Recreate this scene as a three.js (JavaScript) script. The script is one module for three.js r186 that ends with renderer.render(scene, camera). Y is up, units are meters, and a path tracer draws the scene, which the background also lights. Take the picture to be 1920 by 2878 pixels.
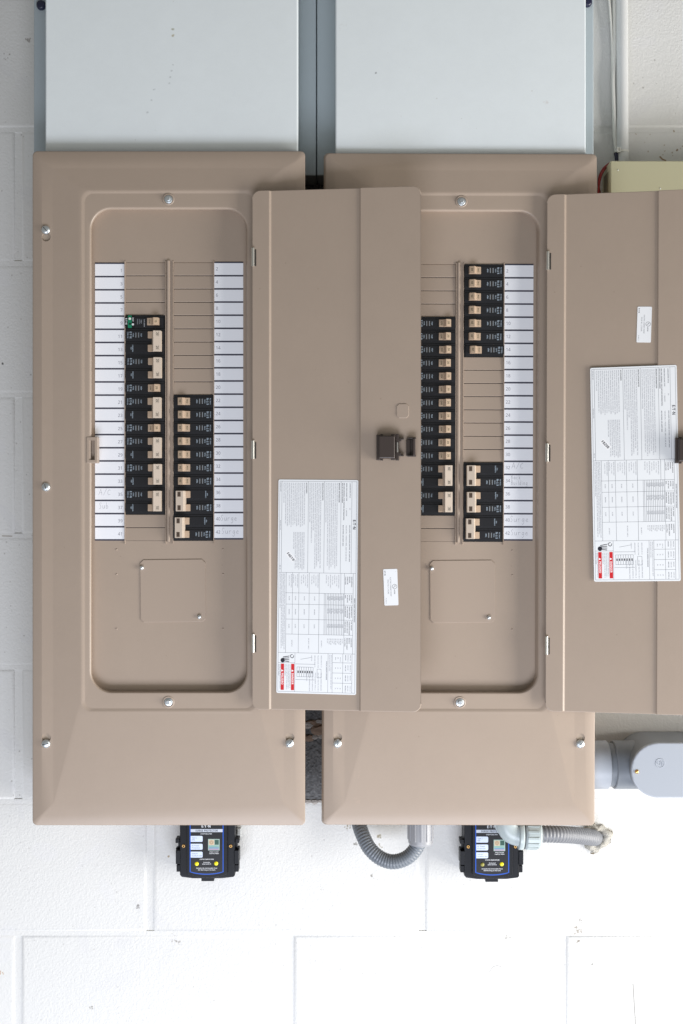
import * as THREE from 'three';
import { RectAreaLightUniformsLib } from 'three/addons/lights/RectAreaLightUniformsLib.js';
import { RoundedBoxGeometry } from 'three/addons/geometries/RoundedBoxGeometry.js';
import { mergeGeometries } from 'three/addons/utils/BufferGeometryUtils.js';
import { Brush, Evaluator, SUBTRACTION } from 'three-bvh-csg';

// ---------------------------------------------------------------- camera, light, exposure
const scene = new THREE.Scene();
const CAMZ = 1.7, REF = 1.6, MPP = 0.5e-3;            // half a millimetre for each photograph pixel, 1.6 m from the lens
const camera = new THREE.PerspectiveCamera(2 * Math.atan(1439 * MPP / REF) * 180 / Math.PI, 1920 / 2878, 0.05, 30);
camera.position.set(0, 0, CAMZ);
camera.lookAt(0, 0, 0);
scene.background = new THREE.Color().setRGB(0.258, 0.254, 0.24);   // the light that goes round in the room
RectAreaLightUniformsLib.init();
function area(color, intensity, w, h, from, at) {
  const l = new THREE.RectAreaLight(new THREE.Color().setRGB(...color), intensity, w, h);
  l.position.set(...from); l.lookAt(...at); scene.add(l);
  return l;
}
area([1.0, 0.97, 0.93], 14.5, 1.2, 1.6, [2.2, -0.75, 0.8], [0, -0.25, 0]);          // daylight from the open door on the right
area([0.91, 0.955, 1.09], 8.5, 1.8, 0.8, [-0.05, -1.62, 1.5], [0, -0.3, 0.1]);     // daylight thrown up from the bright floor below
const renderer = new THREE.WebGLRenderer({ antialias: true });
renderer.toneMapping = THREE.LinearToneMapping;
renderer.toneMappingExposure = 1.0;
renderer.shadowMap.enabled = true;

// ---------------------------------------------------------------- helpers
let seed = 7;
const rnd = () => { seed = (seed * 1664525 + 1013904223) >>> 0; return seed / 4294967296; };
const K = 1920 / 1568;
const mpp = (z) => MPP * (CAMZ - z) / REF;
const X = (px, z) => (px - 960) * mpp(z), Y = (py, z) => (1439 - py) * mpp(z);
const used = {};
function numbered(name) {
  const n = used[name] = (used[name] ?? -1) + 1;
  return n ? `${name}_${String(n).padStart(3, '0')}` : name;
}
function tag(o, label, category, group) {
  o.userData.label = label; o.userData.category = category;
  if (group) o.userData.group = group;
  return o;
}
function thing(name, label, category, pos = [0, 0, 0], group) {
  const o = new THREE.Group(); o.name = numbered(name); o.position.set(...pos); scene.add(o);
  return tag(o, label, category, group);
}
function part(name, geo, mat, parent, pos) {
  const m = new THREE.Mesh(geo, mat); m.name = name; m.castShadow = m.receiveShadow = true;
  if (pos) m.position.set(...pos);
  parent.add(m);
  return m;
}
const clean = (g) => { const n = g.index ? g.toNonIndexed() : g; for (const k of Object.keys(n.attributes)) if (!['position', 'normal', 'uv'].includes(k)) n.deleteAttribute(k); return n; };
const merge = (list) => mergeGeometries(list.map((g) => { const n = clean(g); if (!n.attributes.uv) n.setAttribute('uv', new THREE.BufferAttribute(new Float32Array(n.attributes.position.count * 2), 2)); return n; }));
function box(x0, x1, y0, y1, z0, z1, r = 0) {
  const w = Math.abs(x1 - x0), h = Math.abs(y1 - y0), d = Math.abs(z1 - z0);
  const g = r ? new RoundedBoxGeometry(w, h, d, 2, Math.min(r, w / 2.01, h / 2.01, d / 2.01)) : new THREE.BoxGeometry(w, h, d);
  g.translate((x0 + x1) / 2, (y0 + y1) / 2, (z0 + z1) / 2);
  return g;
}
function planarUV(g, x0, x1, y0, y1) {
  const p = g.attributes.position, uv = new Float32Array(p.count * 2);
  for (let i = 0; i < p.count; i++) { uv[2 * i] = (p.getX(i) - x0) / (x1 - x0); uv[2 * i + 1] = (p.getY(i) - y0) / (y1 - y0); }
  g.setAttribute('uv', new THREE.BufferAttribute(uv, 2));
  return g;
}
function roundedShape(x0, x1, y0, y1, r) {
  const s = new THREE.Shape();
  s.moveTo(x0 + r, y0); s.lineTo(x1 - r, y0); s.absarc(x1 - r, y0 + r, r, -Math.PI / 2, 0);
  s.lineTo(x1, y1 - r); s.absarc(x1 - r, y1 - r, r, 0, Math.PI / 2);
  s.lineTo(x0 + r, y1); s.absarc(x0 + r, y1 - r, r, Math.PI / 2, Math.PI);
  s.lineTo(x0, y0 + r); s.absarc(x0 + r, y0 + r, r, Math.PI, 1.5 * Math.PI);
  return s;
}
const poly = (pts) => { const s = new THREE.Shape(); pts.forEach(([x, y], i) => (i ? s.lineTo(x, y) : s.moveTo(x, y))); s.closePath(); return s; };
function slab(shape, z0, z1, bevel = 0, seg = 10) {           // a shape in x and y with thickness along z
  const g = new THREE.ExtrudeGeometry(shape, { depth: z1 - z0 - (bevel ? bevel : 0), bevelEnabled: bevel > 0, bevelSize: bevel, bevelOffset: -bevel, bevelThickness: bevel, bevelSegments: 2, curveSegments: seg });
  g.translate(0, 0, z0);
  return g;
}
const CYC = new THREE.Matrix4().set(0, 0, 1, 0, 1, 0, 0, 0, 0, 1, 0, 0, 0, 0, 0, 1);
function barX(pts, x0, x1, bevel = 0) {                        // a (y, z) profile run along x
  const g = new THREE.ExtrudeGeometry(poly(pts), { depth: x1 - x0 - 2 * bevel, bevelEnabled: bevel > 0, bevelSize: bevel, bevelOffset: -bevel, bevelThickness: bevel, bevelSegments: 2 });
  g.translate(0, 0, bevel); g.applyMatrix4(CYC); g.translate(x0, 0, 0);
  return g;
}
function barY(pts, y0, y1, bevel = 0) {                        // an (x, z) profile run along y
  const g = new THREE.ExtrudeGeometry(poly(pts), { depth: y1 - y0 - 2 * bevel, bevelEnabled: bevel > 0, bevelSize: bevel, bevelOffset: -bevel, bevelThickness: bevel, bevelSegments: 2 });
  g.rotateX(Math.PI / 2); g.translate(0, y1 - bevel, 0);
  return g;
}
function lathe(pts, seg = 28) { const g = new THREE.LatheGeometry(pts.map(([r, y]) => new THREE.Vector2(r, y)), seg); return g; }
function sweep(pts, radius, steps, radial = 20) {              // a tube whose radius follows the length
  const c = new THREE.CatmullRomCurve3(pts.map((p) => new THREE.Vector3(...p)));
  const f = c.computeFrenetFrames(steps, false), L = c.getLength(), pos = [], idx = [], uv = [];
  for (let i = 0; i <= steps; i++) {
    const t = i / steps, p = c.getPointAt(t), r = radius(t * L, L);
    for (let j = 0; j <= radial; j++) {
      const a = j / radial * 2 * Math.PI, v = p.clone().addScaledVector(f.normals[i], Math.cos(a) * r).addScaledVector(f.binormals[i], Math.sin(a) * r);
      pos.push(v.x, v.y, v.z); uv.push(j / radial, t);
      if (i < steps && j < radial) { const q = i * (radial + 1) + j; idx.push(q, q + 1, q + radial + 1, q + 1, q + radial + 2, q + radial + 1); }
    }
  }
  const g = new THREE.BufferGeometry();
  g.setAttribute('position', new THREE.Float32BufferAttribute(pos, 3)); g.setAttribute('uv', new THREE.Float32BufferAttribute(uv, 2));
  g.setIndex(idx); g.computeVertexNormals();
  return g;
}
const csg = new Evaluator(); csg.attributes = ['position', 'normal']; csg.useGroups = false;
function cut(geo, ...tools) {
  let a = new Brush(geo); a.updateMatrixWorld();
  for (const t of tools) { const b = new Brush(t); b.updateMatrixWorld(); a = csg.evaluate(a, b, SUBTRACTION); }
  return clean(a.geometry);
}
const cylZ = (r, z0, z1, x = 0, y = 0, seg = 28) => { const g = new THREE.CylinderGeometry(r, r, z1 - z0, seg); g.rotateX(Math.PI / 2); g.translate(x, y, (z0 + z1) / 2); return g; };

function toCreasedNormals(geo, angle) {                        // faces count by their area, so that wide flats stay flat
  const g = geo.index ? geo.toNonIndexed() : geo, p = g.attributes.position, n = p.count / 3, min = Math.cos(angle), at = new Map();
  const F = new Float32Array(n * 3), U = new Float32Array(n * 3), A = new THREE.Vector3(), B = new THREE.Vector3(), C = new THREE.Vector3(), out = new Float32Array(p.count * 3);
  const key = (i) => `${Math.round(p.getX(i) * 4e5)},${Math.round(p.getY(i) * 4e5)},${Math.round(p.getZ(i) * 4e5)}`;
  for (let f = 0; f < n; f++) {
    A.fromBufferAttribute(p, 3 * f); B.fromBufferAttribute(p, 3 * f + 1).sub(A); C.fromBufferAttribute(p, 3 * f + 2).sub(A); B.cross(C);
    F.set([B.x, B.y, B.z], 3 * f); B.normalize(); U.set([B.x, B.y, B.z], 3 * f);
    for (let k = 0; k < 3; k++) { const q = key(3 * f + k); at.has(q) ? at.get(q).push(f) : at.set(q, [f]); }
  }
  for (let i = 0; i < p.count; i++) {
    const f = Math.floor(i / 3); A.set(0, 0, 0);
    for (const e of at.get(key(i))) if (U[3 * e] * U[3 * f] + U[3 * e + 1] * U[3 * f + 1] + U[3 * e + 2] * U[3 * f + 2] > min) A.add(B.fromArray(F, 3 * e));
    if (A.lengthSq() < 1e-30) A.fromArray(U, 3 * f);
    A.normalize(); out.set([A.x, A.y, A.z], 3 * i);
  }
  g.setAttribute('normal', new THREE.BufferAttribute(out, 3));
  return g;
}

// ---------------------------------------------------------------- textures
function noiseField(n, octaves, s0 = 3) {                      // tileable fractal value noise, 0 to 1
  let s = s0 * 7919 + 13; const r = () => { s = (s * 1664525 + 1013904223) >>> 0; return s / 4294967296; };
  const out = new Float32Array(n * n); let sum = 0;
  for (const [cells, amp] of octaves) {
    const g = Float32Array.from({ length: cells * cells }, r); sum += amp;
    for (let y = 0; y < n; y++) for (let x = 0; x < n; x++) {
      const fx = x / n * cells, fy = y / n * cells, ix = Math.floor(fx), iy = Math.floor(fy);
      let u = fx - ix, v = fy - iy; u = u * u * (3 - 2 * u); v = v * v * (3 - 2 * v);
      const at = (a, b) => g[(b % cells) * cells + (a % cells)];
      out[y * n + x] += amp * ((at(ix, iy) * (1 - u) + at(ix + 1, iy) * u) * (1 - v) + (at(ix, iy + 1) * (1 - u) + at(ix + 1, iy + 1) * u) * v);
    }
  }
  for (let i = 0; i < out.length; i++) out[i] /= sum;
  return out;
}
function dataTex(f, n, ramp, srgb, rep = 1) {
  const d = new Uint8Array(n * n * 4);
  for (let i = 0; i < n * n; i++) { const c = ramp(f[i], i); d[4 * i] = c[0]; d[4 * i + 1] = c[1]; d[4 * i + 2] = c[2]; d[4 * i + 3] = 255; }
  const t = new THREE.DataTexture(d, n, n); t.magFilter = THREE.LinearFilter; t.wrapS = t.wrapT = THREE.RepeatWrapping; t.repeat.set(rep, rep);
  if (srgb) t.colorSpace = THREE.SRGBColorSpace;
  t.needsUpdate = true;
  return t;
}
function canvasTex(w, h, draw) {
  const c = document.createElement('canvas'); c.width = w; c.height = h;
  const g = c.getContext('2d'); draw(g, w, h);
  const t = new THREE.CanvasTexture(c); t.colorSpace = THREE.SRGBColorSpace;
  return t;
}
const grey = (v) => { const b = Math.max(0, Math.min(255, v * 255)); return [b, b, b]; };
const lin = (r, g, b) => new THREE.Color().setRGB(r, g, b);
const std = (o) => new THREE.MeshStandardMaterial(o);

const wallBump = dataTex(noiseField(1024, [[16, 0.35], [64, 0.35], [170, 1.0], [360, 0.8]], 5), 1024, (v) => grey((v - 0.5) * 1.5 + 0.5), false, 4);
const concreteNoise = noiseField(512, [[9, 0.5], [60, 0.8], [140, 1.2]], 9);
const peel = dataTex(noiseField(512, [[60, 1], [128, 0.8], [250, 0.6]], 11), 512, (v) => grey(v), false, 1);

// the marks on the wall: paint chips, scratches and grime, where the photograph shows them (x, y in its pixels)
const WX = 1.7, WY = 1.7;
const wallMap = canvasTex(2048, 2048, (g, W, H) => {
  g.fillStyle = 'rgb(218,218,215)'; g.fillRect(0, 0, W, H);
  const put = (px, py) => [(X(px, 0) / WX + 0.5) * W, (0.5 - Y(py, 0) / WY) * H];
  for (let i = 0; i < 420; i++) {                              // dabs of the brush
    g.fillStyle = rnd() < 0.5 ? 'rgba(220,220,218,0.12)' : 'rgba(206,206,203,0.12)';
    const x = rnd() * W, y = rnd() * H; g.beginPath(); g.ellipse(x, y, 10 + rnd() * 40, 4 + rnd() * 14, rnd() * 3, 0, 7); g.fill();
  }
  const chip = (px, py, n, spread, col, s = 2) => { for (let i = 0; i < n; i++) { const [x, y] = put(px + (rnd() - 0.5) * spread, py + (rnd() - 0.5) * spread); g.fillStyle = col; g.beginPath(); g.ellipse(x, y, s * (0.3 + rnd()), s * (0.3 + rnd() * 0.8), rnd() * 3, 0, 7); g.fill(); } };
  const line = (pts, w, col) => { g.strokeStyle = col; g.lineWidth = w; g.beginPath(); pts.forEach(([a, b], i) => { const [x, y] = put(a, b); i ? g.lineTo(x, y) : g.moveTo(x, y); }); g.stroke(); };
  chip(1625, 2615, 16, 20, 'rgba(140,132,120,0.7)', 1.7); chip(1631, 2588, 6, 10, 'rgba(120,114,106,0.75)', 1.6);
  chip(1625, 2645, 5, 8, 'rgba(120,112,100,0.7)', 2);
  line([[1375, 2733], [1384, 2718], [1398, 2713], [1411, 2718]], 1.1, 'rgba(150,148,145,0.8)');
  line([[1779, 2764], [1786, 2878]], 1.6, 'rgba(120,118,115,0.85)'); line([[1790, 2790], [1793, 2878]], 0.9, 'rgba(160,158,155,0.7)');
  line([[1845, 2763], [1856, 2754]], 1.2, 'rgba(140,138,135,0.7)'); line([[1620, 2640], [1622, 2760], [1619, 2840]], 1, 'rgba(205,203,198,0.8)');
  chip(386, 2548, 8, 10, 'rgba(130,128,126,0.7)', 2); chip(256, 2832, 5, 8, 'rgba(130,126,120,0.7)', 1.8);
  chip(495, 2640, 12, 30, 'rgba(150,146,140,0.65)', 1.6); chip(907, 2495, 4, 18, 'rgba(140,134,128,0.6)', 1.3);
  chip(1068, 2376, 6, 12, 'rgba(128,118,92,0.6)', 1.3); chip(1000, 2370, 6, 10, 'rgba(120,116,110,0.6)', 1.8); chip(976, 2324, 12, 20, 'rgba(115,102,78,0.5)', 1.5);
  chip(1066, 2350, 6, 8, 'rgba(128,118,92,0.6)', 1.6); chip(1046, 2460, 5, 8, 'rgba(120,116,110,0.6)', 1.6); chip(1428, 2630, 8, 14, 'rgba(150,148,144,0.6)', 1.8);
  chip(474, 2408, 3, 6, 'rgba(150,130,100,0.7)', 1.8); chip(1663, 2710, 3, 6, 'rgba(130,128,124,0.6)', 1.6); chip(5, 2732, 4, 10, 'rgba(170,130,90,0.6)', 1.8);
  
  chip(80, 113, 8, 14, 'rgba(110,104,98,0.7)', 1.8); chip(20, 160, 8, 18, 'rgba(110,104,98,0.5)', 1.2); chip(8, 1022, 3, 4, 'rgba(80,78,76,0.8)', 1.6);
  line([[5, 1506], [34, 1507]], 2, 'rgba(120,110,96,0.55)');
  for (let i = 0; i < 16; i++) chip(1760 + rnd() * 160, 360 + rnd() * 88, 1, 2, 'rgba(122,96,60,0.6)', 0.8 + rnd() * 1.1);
  for (let i = 0; i < 14; i++) chip(1760 + rnd() * 160, rnd() * 360, 1, 2, 'rgba(130,126,118,0.5)', 0.8 + rnd());
  line([[1854, 440], [1862, 448], [1872, 452]], 2.2, 'rgba(120,84,48,0.8)'); line([[1901, 424], [1905, 420]], 2.6, 'rgba(100,66,36,0.8)');
  for (let i = 0; i < 240; i++) { const [x, y] = put(rnd() * 1920, 2260 + rnd() * 618); g.fillStyle = 'rgba(170,168,165,0.5)'; g.beginPath(); g.ellipse(x, y, 0.4 + rnd(), 0.4 + rnd() * 1.4, 0.5, 0, 7); g.fill(); }
  for (let i = 0; i < 50; i++) { const [x, y] = put(rnd() * 90, 200 + rnd() * 2050); g.fillStyle = 'rgba(135,130,125,0.5)'; g.beginPath(); g.ellipse(x, y, 0.4 + rnd(), 0.4 + rnd() * 1.2, 0.5, 0, 7); g.fill(); }
});

// ---------------------------------------------------------------- materials
const M = {
  wall: std({ map: wallMap, roughness: 0.75, bumpMap: wallBump, bumpScale: 0.0003 }),
  concrete: std({ map: dataTex(concreteNoise, 512, (v) => { const k = 108 + (v - 0.5) * 55; return [k, k, k * 1.0]; }, true, 3), roughness: 0.95, bumpMap: dataTex(concreteNoise, 512, (v) => grey((v - 0.5) * 2 + 0.5), false, 3), bumpScale: 0.0016 }),
  tan: std({ color: lin(0.388, 0.309, 0.246), roughness: 0.42, bumpMap: peel, bumpScale: 0.00003 }),
  enclosure: std({ color: lin(0.385, 0.312, 0.243), roughness: 0.55 }),
  zinc: std({ color: lin(0.72, 0.77, 0.8), roughness: 0.42, metalness: 1 }),
  steel: std({ color: lin(0.7, 0.69, 0.64), roughness: 0.4, metalness: 1 }),
  darkSteel: std({ color: lin(0.09, 0.08, 0.07), roughness: 0.45, metalness: 0.6 }),
  paper: std({ color: lin(0.8, 0.8, 0.85), roughness: 0.7 }),
  black: std({ color: lin(0.016, 0.017, 0.019), roughness: 0.42 }),
  toggle: std({ color: lin(0.48, 0.355, 0.25), roughness: 0.5 }),
  tie: std({ color: lin(0.6, 0.505, 0.41), roughness: 0.5 }),
  brown: std({ color: lin(0.055, 0.042, 0.037), roughness: 0.34 }),
  whitePanel: std({ color: lin(0.77, 0.825, 0.845), roughness: 0.5 }),
  greyPanel: std({ color: lin(0.39, 0.45, 0.48), roughness: 0.5 }),
  navy: std({ color: lin(0.012, 0.014, 0.04), roughness: 0.35 }),
  pvc: std({ color: lin(0.2, 0.22, 0.245), roughness: 0.42 }),
  pvcLid: std({ color: lin(0.37, 0.4, 0.445), roughness: 0.4 }),
  flexDark: std({ color: lin(0.17, 0.19, 0.215), roughness: 0.36 }),
  flexLight: std({ color: lin(0.17, 0.176, 0.19), roughness: 0.4 }),
  fitting: std({ color: lin(0.33, 0.335, 0.35), roughness: 0.36 }),
  elbow: std({ color: lin(0.43, 0.49, 0.495), roughness: 0.3 }),
  ring: std({ color: lin(0.05, 0.055, 0.06), roughness: 0.5 }),
  whitePipe: std({ color: lin(0.64, 0.65, 0.64), roughness: 0.45 }),
  whiteCable: std({ color: lin(0.74, 0.74, 0.69), roughness: 0.5 }),
  khaki: std({ color: lin(0.55, 0.535, 0.37), roughness: 0.4 }),
  red: std({ color: lin(0.26, 0.012, 0.012), roughness: 0.35 }),
  plastic: new THREE.MeshPhysicalMaterial({ color: lin(0.008, 0.009, 0.012), roughness: 0.42, specularIntensity: 0.5 }),
  brass: std({ color: lin(0.75, 0.45, 0.16), roughness: 0.3, metalness: 1 }),
  led: std({ color: lin(0.75, 0.68, 0.02), roughness: 0.3, emissive: lin(0.55, 0.48, 0.0), emissiveIntensity: 0.5 }),
  ledDim: std({ color: lin(0.3, 0.28, 0.05), roughness: 0.3 }),
  grip: std({ color: lin(0.5, 0.52, 0.52), roughness: 0.35 }),
  foam: std({ color: lin(0.74, 0.71, 0.63), roughness: 0.9, bumpMap: wallBump, bumpScale: 0.0012 }),
  foamDirt: std({ color: lin(0.2, 0.165, 0.12), roughness: 0.95 }),
  mortarChunk: std({ color: lin(0.28, 0.2, 0.15), roughness: 0.95 }),
  mortarPale: std({ color: lin(0.4, 0.37, 0.34), roughness: 0.95 }),
};

// painted sheet metal that has been handled: faint mottle, dust specks, a few rubs
function wornPaint(base, w, h, marks, s0) {
  const n = noiseField(256, [[5, 1], [14, 0.7], [40, 0.5]], s0);
  const map = canvasTex(w, h, (g) => {
    const im = g.createImageData(w, h), d = im.data;
    for (let y = 0; y < h; y++) for (let x = 0; x < w; x++) { const i = 4 * (y * w + x), v = 246 + (n[(y & 255) * 256 + (x & 255)] - 0.5) * 5 + (rnd() - 0.5) * 2.4; d[i] = v; d[i + 1] = v; d[i + 2] = v - 0.6; d[i + 3] = 255; }
    g.putImageData(im, 0, 0);
    for (let i = 0; i < 26; i++) { g.fillStyle = rnd() < 0.5 ? 'rgba(130,115,100,0.22)' : 'rgba(255,255,255,0.5)'; g.beginPath(); g.arc(rnd() * w, rnd() * h, 0.5 + rnd() * 0.9, 0, 7); g.fill(); }
    for (let i = 0; i < 14; i++) { g.strokeStyle = 'rgba(255,252,248,0.28)'; g.lineWidth = 0.8; const x = rnd() * w, y = rnd() * h; g.beginPath(); g.moveTo(x, y); g.lineTo(x + (rnd() - 0.5) * 40, y + (rnd() - 0.5) * 30); g.stroke(); }
    for (const [u, v, r, col] of marks) for (let i = 0; i < (r < 3 ? 2 : 9); i++) { g.fillStyle = col; g.beginPath(); g.ellipse(u * w + (rnd() - 0.5) * r, v * h + (rnd() - 0.5) * r, 1 + rnd() * 2.2, 0.8 + rnd() * 1.8, rnd() * 3, 0, 7); g.fill(); }
  });
  return std({ color: base.color.clone().multiplyScalar(1.07), map, roughness: base.roughness, bumpMap: base.bumpMap, bumpScale: base.bumpScale });
}
M.coverSub = wornPaint(M.tan, 512, 1280, [[0.14, 0.5, 26, 'rgba(255,250,246,0.16)'], [0.21, 0.49, 18, 'rgba(255,250,246,0.14)']], 21);
M.coverBack = wornPaint(M.tan, 512, 1280, [[0.125, 0.925, 14, 'rgba(255,252,250,0.5)'], [0.12, 0.965, 12, 'rgba(255,252,250,0.45)'], [0.9, 0.9, 16, 'rgba(255,252,250,0.2)']], 22);
M.door = wornPaint(M.tan, 384, 1152, [], 23);
M.dead = wornPaint(M.tan, 384, 1152, [], 24);
const troughMap = (marks, s0) => wornPaint(M.whitePanel, 512, 1024, marks, s0);

// ---------------------------------------------------------------- the wall, block by block
const wallUV = (g) => planarUV(g, -WX / 2, WX / 2, -WY / 2, WY / 2);
const wall = new THREE.Mesh(wallUV(box(-1.5, 1.5, -1.2, 1.2, -0.19, -0.0026)), M.wall);
wall.name = 'wall'; wall.castShadow = wall.receiveShadow = true; wall.userData.kind = 'structure'; scene.add(wall);
const courses = [-766, -389, -12, 364, 740, 1110, 1506, 1876, 2253, 2624, 3001, 3378];      // rows of joints, in pixels of the photograph at the wall
function blockGeo(x0, x1, y0, y1) {                            // front face with soft edges, deeper at the upright joints
  const a = 0.0062, b = 0.0045, z = [0, -0.003, -0.0008], P = [], o = rnd() * 0.0004;
  const q = (p1, p2, p3, p4) => P.push(...p1, ...p2, ...p3, ...p1, ...p3, ...p4);
  const f = [[x0 + a, y0 + b, o], [x1 - a, y0 + b, o], [x1 - a, y1 - b, o], [x0 + a, y1 - b, o]];
  const m = [[x0 + 0.0022, y0, -0.0014], [x1 - 0.0022, y0, -0.0014], [x1 - 0.0022, y1, -0.0014], [x0 + 0.0022, y1, -0.0014]];
  const e = [[x0, y0, -0.004], [x1, y0, -0.004], [x1, y1, -0.004], [x0, y1, -0.004]];
  q(...f);
  for (let i = 0; i < 4; i++) { const j = (i + 1) % 4; q(m[i], m[j], f[j], f[i]); q(e[i], e[j], m[j], m[i]); }
  const g = new THREE.BufferGeometry(); g.setAttribute('position', new THREE.Float32BufferAttribute(P, 3)); g.computeVertexNormals();
  return wallUV(toCreasedNormals(g, 1.2));
}
const jw = 0.0042, jh = 0.0035;                                 // half widths of the joints
const step = 766 * mpp(0), xa = X(51, 0), xb = X(422, 0);
courses.slice(0, -1).forEach((c, r) => {
  const y1 = Y(c, 0) - jh, y0 = Y(courses[r + 1], 0) + jh, off = r % 2 ? xa : xb;
  for (let k = -5; k < 6; k++) {
    const x0 = off + k * step + jw, x1 = off + (k + 1) * step - jw;
    if (x1 < -1.48 || x0 > 1.48) continue;
    part('block', blockGeo(Math.max(x0, -1.5), Math.min(x1, 1.5), Math.max(y0, -1.2), Math.min(y1, 1.2)), M.wall, wall);
  }
  part('mortar_joint', wallUV(box(-1.5, 1.5, Y(courses[r + 1], 0) - jh, Y(courses[r + 1], 0) + jh, -0.0045, -0.0013)), M.wall, wall);
});
{                                                              // unpainted strip left bare between the two panels
  const ragged = (x0, x1, ya, yb, n) => { const p = []; for (let i = 0; i <= n; i++) p.push([x0 + (x1 - x0) * i / n, ya + (rnd() - 0.5) * 0.004]); for (let i = n; i >= 0; i--) p.push([x0 + (x1 - x0) * i / n, yb + (rnd() - 0.5) * 0.002]); return poly(p); };
  const g = slab(ragged(X(800, 0), X(985, 0), Y(2251, 0), Y(430, 0), 40), -0.001, 0.0014);
  part('bare_patch', planarUV(g, -0.5, 0.5, -0.5, 0.5), M.concrete, wall);
  const lump = (px, py, s, m) => { const g = new THREE.IcosahedronGeometry(s, 1), p = g.attributes.position; for (let i = 0; i < p.count; i++) { const k = 0.75 + 0.5 * Math.abs(Math.sin(p.getX(i) * 900 + p.getY(i) * 700 + px)); p.setXYZ(i, p.getX(i) * 1.5 * k, p.getY(i) * 0.8 * k, p.getZ(i) * 0.45 * k); } g.computeVertexNormals(); part('mortar_lump', g, m, wall, [X(px, 0.002), Y(py, 0.002), 0.002]); };
  for (const [px, py, s, m] of [[864, 2038, 0.006, M.mortarPale], [876, 2030, 0.0045, M.mortarChunk], [899, 2028, 0.004, M.mortarPale], [905, 2050, 0.011, M.mortarChunk], [889, 2046, 0.005, M.mortarPale], [866, 2074, 0.006, M.mortarChunk], [884, 2072, 0.004, M.mortarPale], [905, 2070, 0.004, M.mortarPale], [865, 2253, 0.0035, M.mortarPale], [884, 2254, 0.004, M.mortarPale], [902, 2252, 0.003, M.mortarPale]]) lump(px, py, s, m);
}

// ---------------------------------------------------------------- wire troughs above the panels
function trough(label, fx0, fx1, cx0, cx1, boltPx, boltPy, paint) {
  const zb = 0.050, zf = 0.083;
  const t = thing('wire_trough', label, 'wire trough', [(X(fx0 * K, zb) + X(fx1 * K, zb)) / 2, Y(403 * K, zb), 0], 'wire troughs above the panels');
  const ox = t.position.x, oy = t.position.y;
  const x0 = X(fx0 * K, zb) - ox, x1 = X(fx1 * K, zb) - ox, top = 1.1 - oy;
  part('back_box', box(x0, x1, 0, top, 0.001, zb, 0.002), M.greyPanel, t);
  const c0 = X(cx0 * K, zf) - ox, c1 = X(cx1 * K, zf) - ox;
  part('cover', planarUV(box(c0, c1, 0.012, top - 0.01, zb + 0.001, zf, 0.0022), c0, c1, 0.012, top - 0.01), paint, t);
  const b = lathe([[0, 0.007], [0.0042, 0.0066], [0.0062, 0.005], [0.007, 0.002], [0.007, 0]]); b.rotateX(Math.PI / 2);
  part('bolt', b, M.navy, t, [X(boltPx, zb) - ox, Y(boltPy, zb) - oy, zb]);
  return t;
}
trough('grey trough with white cover above the panel whose directory reads Sub', 77.5, 726, 104, 684, 117, 16, troughMap([[0.505, 0.70, 3.5, 'rgba(150,130,90,0.14)'], [0.505, 0.685, 3.5, 'rgba(140,124,90,0.12)'], ...[[0.505, 0.77], [0.5, 0.785], [0.495, 0.8], [0.492, 0.815], [0.43, 0.83], [0.42, 0.855], [0.405, 0.885]].map(([u, v]) => [u, v, 1.5, 'rgba(110,114,114,0.12)'])], 31));
trough('grey trough with white cover above the panel whose directory reads Back Building', 728, 1363, 770, 1345, 1650, 8, troughMap([[0.84, 0.86, 10, 'rgba(170,140,120,0.07)'], [0.16, 0.79, 2, 'rgba(90,90,90,0.3)'], [0.03, 0.68, 16, 'rgba(180,150,130,0.05)']], 32));

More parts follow.
